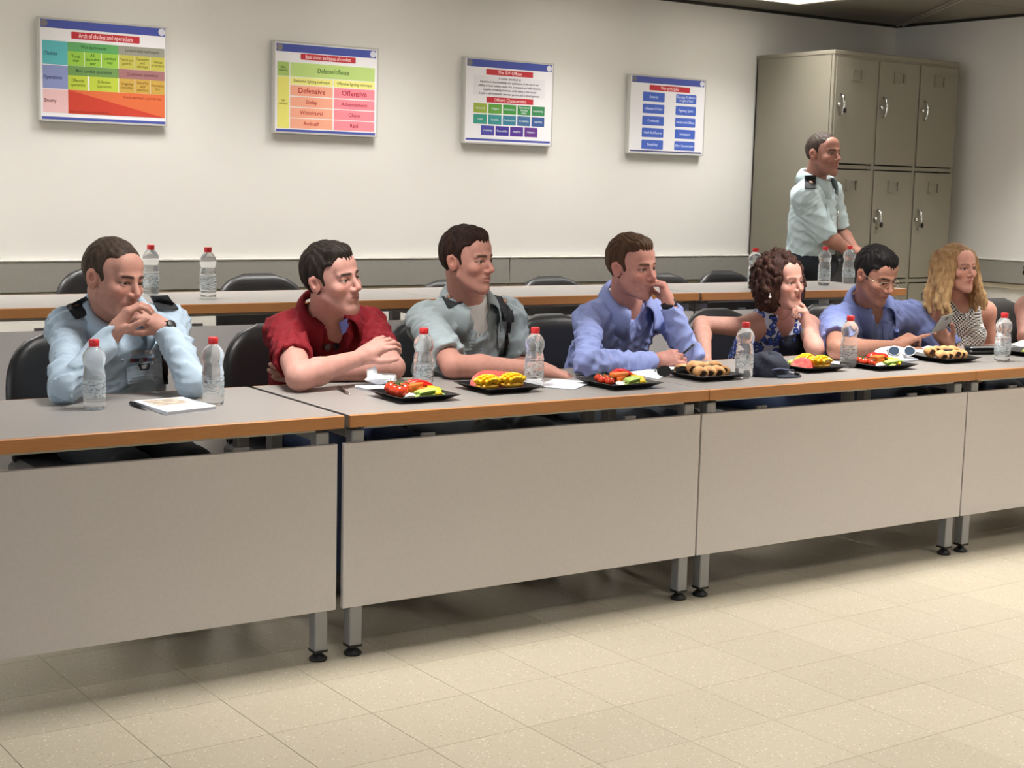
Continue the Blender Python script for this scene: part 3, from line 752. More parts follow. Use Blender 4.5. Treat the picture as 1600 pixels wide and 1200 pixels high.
# plates
M_plate = mat('black_plate', srgb(20, 20, 22), rough=.28, spec=.5)
def plate_mesh(s=.222):
    m = MB(); a, b, h = s * .33, s * .5, .020
    def sq(r, z): return [(-r, -r, z), (r, -r, z), (r, r, z), (-r, r, z)]
    V = sq(a, 0) + sq(b, h) + sq(b - .004, h + .001) + sq(a - .001, .003)
    F = [(3, 2, 1, 0)]
    for k in range(3):
        for i in range(4): j = (i + 1) % 4; F.append((k * 4 + i, k * 4 + j, (k + 1) * 4 + j, (k + 1) * 4 + i))
    F.append((12, 13, 14, 15)); m.add(V, F); return m.mesh('plate')
PM = plate_mesh(); PM.materials.append(M_plate)
MESH = {}
def food_mesh():
    g = srgb
    m = MB(); m.ball((0, 0, .016), (.0175, .0175, .0160), 14, 9); MESH['tomato'] = (m.mesh('tomato'), mat('tomato_skin', g(206, 62, 32), rough=.22, var=.2, vscale=30))
    m = MB()
    for k in range(5): a = k * 1.257; m.tube([(0, 0, .032), (.007 * math.cos(a), .007 * math.sin(a), .0325), (.012 * math.cos(a), .012 * math.sin(a), .030)], [.0018, .0014, .0005], 5)
    m.tube([(0, 0, .031), (.001, .002, .042)], .0012, 5); MESH['calyx'] = (m.mesh('calyx'), mat('tomato_stem', g(70, 96, 40), rough=.6))
    m = MB(); m.box((0, 0, .0055), (.066, .011, .011), bev=.002); MESH['carrot'] = (m.mesh('carrot_stick'), mat('carrot', g(232, 116, 40), rough=.4, var=.15, vscale=60))
    def strip():
        m = MB(); V = []; F = []; n = 10
        for i in range(n):
            a = -1.1 + 2.2 * i / (n - 1); c, s = .036 * math.sin(a), .036 * (math.cos(a) - .45)
            for dy, dz in ((-.008, -.003), (.008, -.003), (.008, .003), (-.008, .003)): V.append((c, dy, .006 + max(s, 0) * .6 + dz))
        for i in range(n - 1):
            for k in range(4): F.append((i * 4 + k, i * 4 + (k + 1) % 4, i * 4 + 4 + (k + 1) % 4, i * 4 + 4 + k))
        F += [(3, 2, 1, 0), tuple(4 * (n - 1) + k for k in range(4))]; m.add(V, F, True); return m
    MESH['red_pepper'] = (strip().mesh('red_pepper_strip'), mat('red_pepper', g(206, 36, 30), rough=.25))
    MESH['yellow_pepper'] = (strip().mesh('yellow_pepper_strip'), mat('yellow_pepper', g(240, 200, 50), rough=.25))
    def wedge(L, r):
        m = MB(); V = []; n = 6
        pts = [(0, .002)] + [(r * math.sin(a), r * (1 - math.cos(a)) + .002) for a in ()]
        prof = [(-r * .9, r * .75), (0, r * 1.15), (r * .9, r * .75), (r * .7, .2 * r), (0, 0), (-r * .7, .2 * r)]
        for x, k in ((-L / 2, .6), (-L * .3, 1), (L * .3, 1), (L / 2, .6)): V += [(x, y * k, z * k + .001) for y, z in prof]
        F = []
        for i in range(3):
            for j in range(6): F.append((i * 6 + j, i * 6 + (j + 1) % 6, i * 6 + 6 + (j + 1) % 6, i * 6 + 6 + j))
        F += [tuple(range(5, -1, -1)), tuple(18 + k for k in range(6))]; m.add(V, F); return m
    MESH['cucumber'] = (wedge(.085, .0085).mesh('cucumber_stick'), mat('cucumber_flesh', g(186, 206, 112), rough=.35, var=.2, vscale=50, vcol=g(140, 176, 70)))
    MESH['radish'] = (wedge(.05, .010).mesh('white_radish_piece'), mat('white_radish', g(240, 234, 220), rough=.35))
    m = MB()
    for k in range(14):
        a = 2 * math.pi * k / 14; m.ball((0, 0, 0), .0001, 4, 3) if False else None
    m.tube([(.019 * math.cos(a), .019 * math.sin(a) * .9, .024 + .006 * math.sin(a)) for a in np.linspace(0, 2 * math.pi, 19)], .0035, 7)
    MESH['pepper_ring'] = (m.mesh('yellow_pepper_ring'), mat('pale_pepper', g(232, 226, 150), rough=.3))
    m = MB(); m.ball((0, 0, .0115), (.0105, .0105, .0125), 12, 8); MESH['grape'] = (m.mesh('grape'), mat('green_grape', g(176, 186, 96), rough=.2, sss=0, var=.15, vscale=40))
    m = MB(); n = 11
    V = []; F = []
    for x in (-.010, .010):
        for i in range(n):
            a = math.pi * i / (n - 1); V.append((x, .050 * math.cos(a), .046 * math.sin(a)))
    F += [tuple(range(n)), tuple(range(2 * n - 1, n - 1, -1))] + [(i, n + i, n + i + 1, i + 1) for i in range(n - 1)] + [(0, n - 1, 2 * n - 1, n)]
    m.add(V, F); MESH['watermelon'] = (m.mesh('watermelon_slice'), mat('watermelon_flesh', g(220, 76, 74), rough=.3, var=.3, vscale=40, vcol=g(238, 150, 140)))
    # pastry roll
    m = MB(); V = []; F = []; seg = 14; prof = [(.0, .008), (.0, .016), (.004, .0195), (.018, .0215), (.036, .0215), (.050, .0195), (.054, .016), (.054, .008)]
    for x, r in prof:
        for k in range(seg): a = 2 * math.pi * k / seg; V.append((x - .027, r * math.cos(a) * (1 + .05 * math.sin(3 * a)), .0185 + r * math.sin(a) * .86))
    for i in range(len(prof) - 1):
        for k in range(seg): k2 = (k + 1) % seg; F.append((i * seg + k, (i + 1) * seg + k, (i + 1) * seg + k2, i * seg + k2))
    F += [tuple(range(seg)), tuple((len(prof) - 1) * seg + k for k in range(seg - 1, -1, -1))]
    m.add(V, F, True); MESH['roll'] = (m.mesh('pastry_roll'), mat('baked_dough', g(222, 178, 122), rough=.55, var=.4, vscale=35, vcol=g(186, 120, 66), bump=.2, bscale=90))
    m = MB()
    for x in (-.0268, .0268):
        m.add([(x * 1.03, .0135 * math.cos(a) * (.40 + .60 * abs(math.sin(a + .6))), .0185 + .0105 * math.sin(a)) for a in np.linspace(0, 2 * math.pi, 13)[:-1]], [tuple(range(12)) if x > 0 else tuple(range(11, -1, -1))])
    MESH['filling'] = (m.mesh('chocolate_filling'), mat('dark_chocolate', g(46, 26, 18), rough=.35))
    m = MB(); m.box((0, 0, .0125), (.034, .034, .025), bev=.004); MESH['brownie'] = (m.mesh('chocolate_square'), mat('chocolate_cake', g(62, 38, 28), rough=.6, bump=.3, bscale=120))
    for k, (me, mt) in MESH.items():
        if not me.materials: me.materials.append(mt)
food_mesh()
def food(kind, name, label, cat, group, base, x, y, z, rz=0., ry=0., rx=0., s=1., parts=()):
    me, _ = MESH[kind]
    if parts:
        t = thing(name, label, cat, group=group); t.empty_display_size = .01
        obj('flesh' if kind != 'roll' else 'dough', me, None, t)
        for q in parts: obj(MESH[q][0].name, MESH[q][0], None, t)
    else:
        t = obj(name, me); tag(t, label, cat, group)
    c, sn = math.cos(TROT), math.sin(TROT)
    t.location = (base[0] + x * c - y * sn, base[1] + x * sn + y * c, base[2] + z); t.rotation_euler = (rx, ry, rz); s *= {'roll': 1.1, 'brownie': 1.1, 'watermelon': 1.25, 'tomato': 1.0, 'grape': 1.2, 'pepper_ring': 1.1, 'cucumber': 1.35, 'carrot': 1.25}.get(kind, 1.3); x *= 1.08; y *= 1.08; t.scale = (s, s, s)
    return t
def mango(base, x, y, rz, label, z=.006):
    t = thing('mango_half', label, 'mango'); c, sn = math.cos(TROT), math.sin(TROT)
    t.location = (base[0] + x * c - y * sn, base[1] + x * sn + y * c, base[2] + z); t.rotation_euler = (0, 0, rz)
    My = mat('mango_flesh', srgb(246, 204, 36), rough=.3, var=.12, vscale=60, vcol=srgb(238, 178, 20))
    MB().ball((0, 0, .012), (.046, .032, .012), 16, 8).build('skin', mat('mango_skin', srgb(226, 170, 50), rough=.35), t)
    if 'mcube' not in MESH:
        me = MB().box((0, 0, 0), (.0125, .0115, .020), bev=.0025).mesh('cube'); me.materials.append(My); MESH['mcube'] = (me, My)
    for i in range(-3, 4):
        for j in range(-2, 3):
            u, v = i / 3.4, j / 2.5
            if u * u + v * v > 1.02: continue
            o = obj('flesh_cube', MESH['mcube'][0], None, t)
            o.location = (u * .045, v * .030, .024 + .018 * (1 - u * u * .8 - v * v * .8)); o.rotation_euler = (-v * .7, u * .75, 0)
def veg_plate(px, py, where, flip=1, seed=0, tom=.95):
    P = on(px, py, ZT); base = np.array([P[0], P[1], ZT]); r = random.Random(seed)
    p = obj('square_plate', PM); tag(p, 'square black plate of cut vegetables ' + where, 'plate', 'black serving plates'); p.location = tuple(base); p.rotation_euler = (0, 0, TROT)
    g = lambda n: n + ' on the vegetable plate ' + where
    for k, (x, y, z) in enumerate(((-.062, .022, .006), (-.058, -.014, .006), (-.032, .040, .006), (-.030, .006, .008), (-.052, .050, .009))):
        food('tomato', 'cherry_tomato', g('red cherry tomato'), 'tomato', 'tomatoes ' + where, base, x, y, z, r.uniform(0, 6), r.uniform(-.4, .4), r.uniform(-.4, .4), s=tom, parts=('calyx',))
    for k in range(6): food('carrot', 'carrot_stick', g('orange carrot stick'), 'carrot', 'carrot sticks ' + where, base, .006 + r.uniform(-.006, .006), -.004 + .014 * (k % 3), .020 + .013 * (k // 3), .25 + r.uniform(-.3, .3))
    for k in range(4): food('red_pepper', 'red_pepper_strip', g('red pepper strip'), 'pepper', 'red pepper strips ' + where, base, .040 + r.uniform(-.008, .008), .016 + .014 * k, .018 + .007 * (k % 2), r.uniform(-.5, .5))
    for k in range(6): food('cucumber', 'cucumber_stick', g('green cucumber stick'), 'cucumber', 'cucumber sticks ' + where, base, .026 + .005 * (k % 3), -.058 + .016 * (k % 3), .008 + .013 * (k // 3), .30 + r.uniform(-.25, .25))
    for k in range(2): food('yellow_pepper', 'yellow_pepper_strip', g('yellow pepper strip'), 'pepper', 'yellow pepper strips ' + where, base, .062, -.030 + .026 * k, .010, 1.1 + r.uniform(-.3, .3))
    for k in range(3): food('radish', 'white_radish_piece', g('white radish piece'), 'radish', 'white radish pieces ' + where, base, -.022 + .012 * k, -.046 + .030 * k, .006, r.uniform(-.8, .8))
    food('pepper_ring', 'yellow_pepper_ring', 'pale yellow pepper ring ' + 'on the vegetable plate ' + where, 'pepper', None, base, .056, .046, .004, 0, .12)
veg_plate(646, 622, 'beside the crumpled tissue', seed=1, tom=1.28)
veg_plate(967, 603, 'between the mango plate and the chocolate pastries', seed=2)
veg_plate(1372, 574, 'before the white hat with sunglasses', seed=3)
# fruit plates
def black_plate(px, py, label):
    P = on(px, py, ZT); base = np.array([P[0], P[1], ZT]); p = obj('square_plate', PM); tag(p, label, 'plate', 'black serving plates'); p.location = tuple(base); p.rotation_euler = (0, 0, TROT); return base
base = black_plate(778, 609, 'square black plate of mango halves, watermelon and grapes')
mango(base, -.052, -.015, .15, 'smaller scored mango half at the near corner of the fruit plate'); mango(base, .036, -.030, .1, 'larger scored mango half beside the watermelon slices', .010)
for k in range(4): food('watermelon', 'watermelon_slice', 'red watermelon slice between the two mango halves', 'watermelon', 'watermelon slices between the mango halves', base, -.020 + .013 * k, .034 - .017 * k, .006, 1.0 + .1 * k, .25, 0, .98)
for k, (x, y, z) in enumerate(((.005, .058, .006), (.028, .060, .006), (.050, .058, .006), (.068, .040, .008), (.075, .018, .008), (.016, .056, .024), (.060, .048, .024))): food('grape', 'grape', 'green grape behind the larger mango half', 'grape', 'grapes on the mango plate', base, x, y, z, 0, .3 * k, .5)
base = black_plate(1263, 577, 'square black plate of red and yellow fruit strips beside the navy cap')
for k in range(5): food('watermelon', 'watermelon_slice', 'red watermelon slice on the plate beside the navy cap', 'watermelon', 'watermelon slices beside the navy cap', base, -.050 + .016 * k, -.012 + .010 * k, .006, .95 + .1 * k, .5, 0, .7)
mango(base, .040, -.028, .2, 'scored mango half on the plate beside the navy cap'); mango(base, .030, .045, .4, 'scored mango half at the back of the plate beside the navy cap')
for k, (x, y, z) in enumerate(((-.062, .050, .006), (-.044, .060, .006), (-.028, .062, .006), (-.052, .036, .008), (-.038, .046, .024), (-.056, .058, .022), (-.068, .030, .008))): food('grape', 'grape', 'green grape next to the navy cap', 'grape', 'grapes beside the navy cap', base, x, y, z, 0, .3 * k, .5)
def pastries(px, py, label, who, lay, seed):
    base = black_plate(px, py, label); r = random.Random(seed)
    for kind, x, y, z, a in lay:
        if kind == 'roll': food('roll', 'pastry_roll', 'golden rolled pastry with dark filling ' + who, 'pastry', 'pastry rolls ' + who, base, x, y, z, a, r.uniform(-.15, .15), 0, r.uniform(.95, 1.1), parts=('filling',))
        else: food('brownie', 'chocolate_square', 'dark chocolate cake square ' + who, 'cake', 'chocolate squares ' + who, base, x, y, z, a)
pastries(1100, 590, 'square black plate of pastries with chocolate squares in the middle', 'on the plate by the sunglasses',
         [('roll', -.058, -.046, .005, -2.0), ('roll', -.020, -.050, .005, -2.2), ('roll', .020, -.050, .005, -2.1), ('roll', .060, -.040, .005, -2.3), ('roll', -.045, .012, .018, -2.3), ('roll', -.01, .03, .02, .2), ('roll', .070, .02, .016, -1.9), ('brownie', .0, -.012, .016, .3), ('brownie', .036, -.004, .018, .1), ('brownie', .03, .045, .012, .5), ('roll', -.055, .055, .005, .1), ('roll', .066, .052, .010, -.4)], 5)
pastries(1474, 563, 'square black plate of pale pastry rolls before the phone user', 'on the plate beside the black case',
         [('roll', -.064, -.046, .005, -2.2), ('roll', -.024, -.048, .005, -2.3), ('roll', .018, -.048, .006, -2.1), ('roll', .060, -.044, .005, -2.4), ('roll', -.06, .02, .014, -2.2), ('roll', -.02, .022, .016, -2.3), ('brownie', .014, -.006, .022, .3), ('roll', .036, .026, .016, -2.2), ('roll', .074, .015, .014, -2.0)], 6)
base = black_plate(1606, 554, 'square black plate of green grapes cut by the picture edge')
for k in range(9): food('grape', 'grape', 'green grape on the plate at the picture edge', 'grape', 'grapes at the picture edge', base, -.055 + .018 * (k % 5), -.03 + .02 * (k // 5), .006 + .01 * (k // 5), 0, .3 * k, .5)

# sunglasses, caps, cases
M_lens = mat('dark_lens', srgb(16, 17, 22), rough=.06, spec=.8)
def sunglasses(name, label, P, yaw, s=1.0, frame=None, lens=None, tilt=0.0, cat='sunglasses', flatz=True):
    t = thing(name, label, cat, tuple(P), yaw); fm_ = frame or M_black
    for sx in (-1, 1):
        V = [(sx * .034 + .026 * math.cos(a) * (1 + .12 * sx * math.cos(a)), 0, .020 + .020 * math.sin(a)) for a in np.linspace(0, 2 * math.pi, 17)[:-1]]
        l = MB().add([(x, -.0012, z) for x, y, z in V] + [(x, .0012, z) for x, y, z in V], [tuple(range(16)), tuple(range(31, 15, -1))] + [(i, 16 + i, 16 + (i + 1) % 16, (i + 1) % 16) for i in range(16)]).build('lens', lens or M_lens, t)
        MB().tube(V + [V[0]], .0022, 6, cap=False).build('rim', fm_, l)
        MB().tube([(sx * .062, 0, .026), (sx * .064, .06, .024), (sx * .060, .115, .012), (sx * .056, .13, .002)], [.003, .0025, .0025, .003], 6).build('temple', fm_, t)
    MB().tube([(-.010, 0, .024), (0, -.003, .027), (.010, 0, .024)], .0022, 6).build('bridge', fm_, t)
    t.scale = (s, s, s); t.rotation_euler = (tilt, 0, yaw); return t
P = on(1052, 590, ZT); sunglasses('sunglasses', 'dark sunglasses lying beside the chocolate pastries', (P[0], P[1], ZT + .004), -.6, .95)
def dome(name, label, cat, P, r, h, yaw, material, brim=None, brimdir=0, brimlen=.07, seedk=1, squash=.6):
    t = thing(name, label, cat, (P[0], P[1], P[2]), yaw); V = []; F = []; nr, ns = 9, 28; rg = np.random.default_rng(seedk)
    for i in range(nr + 1):
        a = math.pi / 2 * i / nr
        for k in range(ns):
            b = 2 * math.pi * k / ns; w = 1 + .06 * math.sin(3 * b + 1.3 * i) * math.sin(a * 2) + .04 * math.sin(5 * b + i)
            V.append((r[0] * math.cos(a) ** squash * math.cos(b) * w, r[1] * math.cos(a) ** squash * math.sin(b) * w, h * math.sin(a) * (1 + .08 * math.sin(2 * b + 1))))
    for i in range(nr):
        for k in range(ns): k2 = (k + 1) % ns; F.append((i * ns + k, i * ns + k2, (i + 1) * ns + k2, (i + 1) * ns + k))
    F.append(tuple(range(ns - 1, -1, -1)))
    c = MB().add(V, F, True).build('crown', material, t)
    if brim:
        V = []; F = []; n = 15
        for i in range(n):
            b = brimdir - 1.15 + 2.3 * i / (n - 1); c_, s_ = math.cos(b), math.sin(b); L = brimlen * math.cos((b - brimdir) * 1.2) ** .6
            for rr, z in ((.96, .012), (.96 + L / r[0], .004), (.96 + L / r[0], .001), (.96, .006)): V.append((r[0] * rr * c_, r[1] * rr * s_, z))
        for i in range(n - 1):
            for k in range(4): F.append((i * 4 + k, i * 4 + (k + 1) % 4, i * 4 + 4 + (k + 1) % 4, i * 4 + 4 + k))
        F += [(3, 2, 1, 0), tuple(4 * (n - 1) + k for k in range(4))]
        MB().add(V, F, True).build('brim', brim, t)
    return t
M_navy = mat('navy_cloth', srgb(38, 42, 58), rough=.85, bump=.25, bscale=220, var=.15, vscale=20)
P = on(1207, 588, ZT); nv = dome('peaked_cap', 'navy cloth cap with a strap buckle beside the bottle', 'cap', (P[0], P[1] + .03, ZT), (.085, .075), .085, -.3, M_navy, M_navy, -.4, .05)
MB().tube([(.02 * k - .02, -.078 + .004 * k, .03 + .004 * math.sin(k)) for k in range(6)], .003, 6).build('piping', mat('slate_piping', srgb(92, 100, 130), rough=.7), nv)
MB().box((.098, -.052, .010), (.018, .014, .016), bev=.003).build('buckle', M_black, nv)
M_white = mat('white_cloth', srgb(226, 226, 230), rough=.8, bump=.2, bscale=120)
P = on(1398, 562, ZT); dome('sun_hat', 'white cloth hat lying behind the vegetable plate', 'hat', (P[0], P[1] + .02, ZT), (.09, .06), .05, -.2, M_white, mat('grey_brim', srgb(168, 172, 184), rough=.7), -1.2, .05, 4)
P2 = on(1399, 553, ZT + .035); sunglasses('sunglasses', 'blue lensed sunglasses with white frame resting on the white hat', (P[0] - .004, P[1] - .04, ZT + .022), -.45, .95, M_white, mat('blue_lens', srgb(92, 112, 140), rough=.08, metal=.5), -.2)
P = on(1532, 553, ZT); t = thing('spectacle_case', 'black oblong case behind the last bottle', 'case', (P[0], P[1], ZT), -.25)
MB().box((0, 0, .011), (.15, .06, .022), bev=.008).build('lower_shell', M_black, t); MB().box((0, 0, .029), (.148, .058, .014), bev=.006).build('lid', mat('black_shell', srgb(30, 30, 32), rough=.3), t)
# ------------------------------------------------------------------ people: implicit surfaces on a rectilinear grid, meshed with surface nets
def axis_pts(lo, hi, h, fine, hf):
    xs = [lo]
    while xs[-1] < hi:
        x = xs[-1]; step = h
        for a, b in fine:
            if a - hf <= x < b: step = hf; break
            if x < a < x + h: step = max(hf, a - x); break
        xs.append(x + step)
    return np.array(xs, np.float32)
class Field:
    def __init__(s, lo, hi, h, fine=(), hf=None):
        s.ax = [axis_pts(lo[i], hi[i], h, sorted([(f[0][i], f[1][i]) for f in fine]), hf or h) for i in range(3)]
        s.d = np.full([len(a) for a in s.ax], 0.2, np.float32)
    def sub(s, lo, hi):
        sl = []
        for i in range(3):
            a = max(np.searchsorted(s.ax[i], lo[i]) - 1, 0); b = min(np.searchsorted(s.ax[i], hi[i]) + 1, len(s.ax[i])); sl.append(slice(a, max(b, a)))
        X, Y, Z = s.ax[0][sl[0]][:, None, None], s.ax[1][sl[1]][None, :, None], s.ax[2][sl[2]][None, None, :]
        return tuple(sl), X, Y, Z
    def put(s, prim, k=0.0, cut=False, pad=0.03):
        lo, hi, fn = prim; pad = pad + k
        sl, X, Y, Z = s.sub(lo - pad, hi + pad)
        g = s.d[sl]
        if g.size == 0: return s
        q = fn(X, Y, Z).astype(np.float32)
        if cut:
            q = -q
            if k > 0:
                h = np.maximum(k - np.abs(g - q), 0) / k; r = np.maximum(g, q) + h * h * k * .25
            else: r = np.maximum(g, q)
        else:
            if k > 0:
                h = np.maximum(k - np.abs(g - q), 0) / k; r = np.minimum(g, q) - h * h * k * .25
            else: r = np.minimum(g, q)
        s.d[sl] = r
        return s
    def warp(s, fn):
        near = np.abs(s.d) < .03
        i, j, k = np.nonzero(near)
        s.d[i, j, k] += fn(s.ax[0][i], s.ax[1][j], s.ax[2][k]).astype(np.float32)
        return s
    def mesh(s):
        d = s.d; ins = d < 0
        c = np.zeros([n - 1 for n in d.shape], np.uint8)
        for a in (0, 1):
            for b in (0, 1):
                for e in (0, 1): c += ins[a:a + c.shape[0], b:b + c.shape[1], e:e + c.shape[2]]
        I, J, K = np.nonzero((c > 0) & (c < 8)); n = len(I)
        idx = np.full(c.shape, -1, np.int32); idx[I, J, K] = np.arange(n)
        co = [(a, b, e) for a in (0, 1) for b in (0, 1) for e in (0, 1)]
        val = [d[I + a, J + b, K + e] for a, b, e in co]
        pos = [np.stack([s.ax[0][I + a], s.ax[1][J + b], s.ax[2][K + e]], 1) for a, b, e in co]
        acc = np.zeros((n, 3)); cnt = np.zeros(n)
        for p in range(8):
            for q in range(p + 1, 8):
                if sum(abs(co[p][t] - co[q][t]) for t in range(3)) != 1: continue
                m_ = (val[p] < 0) != (val[q] < 0); t = np.where(m_, val[p] / np.where(m_, val[p] - val[q], 1), 0)[:, None]
                acc += np.where(m_[:, None], pos[p] + t * (pos[q] - pos[p]), 0); cnt += m_
        V = acc / cnt[:, None]
        Q = []
        for ax in range(3):
            u, v = [(1, 2), (2, 0), (0, 1)][ax]
            s0 = [slice(1, -1)] * 3; s0[ax] = slice(0, -1); s1 = list(s0); s1[ax] = slice(1, None)
            A, B = ins[tuple(s0)], ins[tuple(s1)]
            P = np.stack(np.nonzero(A != B), 1)
            if len(P) == 0: continue
            off = np.ones(3, int); off[ax] = 0; P = P + off
            eu = np.zeros(3, int); eu[u] = 1; ev = np.zeros(3, int); ev[v] = 1
            g = lambda R: idx[R[:, 0], R[:, 1], R[:, 2]]
            q = np.stack([g(P - eu - ev), g(P - ev), g(P), g(P - eu)], 1)
            fl = ins[P[:, 0], P[:, 1], P[:, 2]]
            q = np.where(fl[:, None], q, q[:, ::-1]); Q.append(q)
        return V, np.concatenate(Q)
def np_mesh(name, V, Q, colors=None, keep=None):
    if keep is not None:
        Q = Q[keep[Q].all(axis=1)]
        used = np.zeros(len(V), bool); used[Q.ravel()] = True; re = np.cumsum(used) - 1; Q = re[Q]; V = V[used]
        if colors is not None: colors = colors[used]
    me = bpy.data.meshes.new(name); n, f = len(V), len(Q)
    me.vertices.add(n); me.vertices.foreach_set('co', V.astype(np.float32).ravel())
    me.loops.add(f * 4); me.loops.foreach_set('vertex_index', Q.astype(np.int32).ravel())
    me.polygons.add(f); me.polygons.foreach_set('loop_start', np.arange(0, f * 4, 4, dtype=np.int32)); me.polygons.foreach_set('loop_total', np.full(f, 4, np.int32))
    me.update(calc_edges=True); me.validate()
    me.polygons.foreach_set('use_smooth', np.ones(len(me.polygons), bool))
    if colors is not None:
        a = me.color_attributes.new('tone', 'FLOAT_COLOR', 'POINT'); c = np.ones((n, 4), np.float32); c[:, :3] = colors; a.data.foreach_set('color', c.ravel())
    return me
def cap(a, b, ra, rb):
    a, b = np.array(a, float), np.array(b, float); r = max(ra, rb); lo, hi = np.minimum(a, b) - r, np.maximum(a, b) + r; ab = b - a; L2 = max(ab @ ab, 1e-9)
    def fn(X, Y, Z):
        px, py, pz = X - a[0], Y - a[1], Z - a[2]
        t = np.clip((px * ab[0] + py * ab[1] + pz * ab[2]) / L2, 0, 1)
        return np.sqrt((px - t * ab[0]) ** 2 + (py - t * ab[1]) ** 2 + (pz - t * ab[2]) ** 2) - (ra + (rb - ra) * t)
    return lo, hi, fn
def ell(c, r, R=None):
    c = np.array(c, float); r = np.array(r, float); R = np.eye(3) if R is None else np.array(R, float)   # columns = axes
    ext = np.sqrt(((R * r) ** 2).sum(1))
    def fn(X, Y, Z):
        px, py, pz = X - c[0], Y - c[1], Z - c[2]
        l = [(px * R[0, i] + py * R[1, i] + pz * R[2, i]) for i in range(3)]
        k0 = np.sqrt(sum((l[i] / r[i]) ** 2 for i in range(3))); k1 = np.sqrt(sum((l[i] / r[i] ** 2) ** 2 for i in range(3)))
        return k0 * (k0 - 1) / np.maximum(k1, 1e-6)
    return c - ext, c + ext, fn
def wrinkle(seed, amp, freq=38.0, n=3):
    r = np.random.default_rng(seed); D = r.normal(size=(n, 3)); D /= np.linalg.norm(D, axis=1)[:, None]; D *= r.uniform(.6, 1.4, n)[:, None] * freq; ph = r.uniform(0, 6.3, n)
    W = r.normal(size=(3, 3)) * 8
    def fn(x, y, z):
        wx = x + .035 * np.sin(W[0, 0] * y + W[0, 1] * z + 1); wy = y + .035 * np.sin(W[1, 0] * x + W[1, 2] * z); wz = z + .035 * np.sin(W[2, 0] * x + W[2, 1] * y + 2)
        o = 0
        for i in range(n): o = o + (np.abs(np.sin((wx * D[i, 0] + wy * D[i, 1] + wz * D[i, 2]) * .5 + ph[i])) - .45) * (.5 + .5 * np.sin(wx * D[i, 1] * .21 + wz * D[i, 0] * .23 + wy * 7 + ph[i]))
        return amp * o / math.sqrt(n) * 1.4
    return fn
def head_axes(yaw, pitch=0.0, roll=0.0):
    y, p = math.radians(yaw), math.radians(pitch)
    f = np.array([math.sin(y) * math.cos(p), -math.cos(y) * math.cos(p), math.sin(p)]); l = unit(np.cross((0, 0, 1), f)); u = np.cross(f, l)
    r = math.radians(roll); l2 = math.cos(r) * l + math.sin(r) * u; u2 = -math.sin(r) * l + math.cos(r) * u
    return np.stack([l2, f, u2], axis=1)       # columns: left, forward, up
def smooth01(a, b, x): t = np.clip((x - a) / (b - a), 0, 1); return t * t * (3 - 2 * t)

def hand_prims(W, d, n, side, curl=(.25, .3, .2), spread=.10, thumb=(.6, .35, .25), s=1.0, curls=None, thumb_len=1.0):
    """W wrist, d wrist->knuckles, n out of the palm, side +1: thumb on cross(d,n) side"""
    d = unit(d); n = np.array(n, float); n = unit(n - d * (n @ d)); t = unit(np.cross(d, n)) * side
    P = []
    W = np.array(W, float)
    P.append((cap(W - d * .01, W + d * .03 * s, .024 * s, .026 * s), .012))
    for o, r in ((.022, .0145), (.008, .0155), (-.008, .015), (-.023, .0135)):
        P.append((cap(W + d * .018 * s + t * o * .75 * s, W + d * .082 * s + t * o * s, r * 1.08 * s, r * .92 * s), .014))
    offs = (.029, .0098, -.0095, -.0275); lens = (.072, .080, .074, .058); rad = (.0088, .0092, .0088, .0078)
    tips = []
    for i in range(4):
        cu = curls[i] if curls else curl
        base = W + d * ((.088, .092, .088, .080)[i]) * s + t * offs[i] * s
        sp = (1.0, .3, -.4, -1.1)[i] * spread
        dd = unit(d + t * sp); ang = 0.0; p = base - n * .002; L = lens[i] * s; r = rad[i] * s
        for k, fr in enumerate((.46, .30, .24)):
            ang += cu[k]; q = p + (dd * math.cos(ang) + n * math.sin(ang)) * L * fr
            P.append((cap(p, q, r * (1 - .07 * k), r * (1 - .07 * (k + 1))), .004 if k else .006)); p = q
        tips.append(p)
    out, fw, cl = thumb
    p = W + d * .022 * s + t * .022 * s + n * .006 * s
    dirs = unit(d * fw + t * out + n * cl)
    q = p + dirs * .040 * s; P.append((cap(p, q, .0145 * s, .0115 * s), .012))
    d2 = unit(dirs + d * .45 + n * .12 - t * .15); q2 = q + d2 * .031 * s * thumb_len; P.append((cap(q, q2, .0112 * s, .0100 * s), .004))
    d3 = unit(d2 + d * .25 + n * .15 - t * .15); q3 = q2 + d3 * .025 * s * thumb_len; P.append((cap(q2, q3, .0100 * s, .0080 * s), .003))
    return P, tips + [q3]

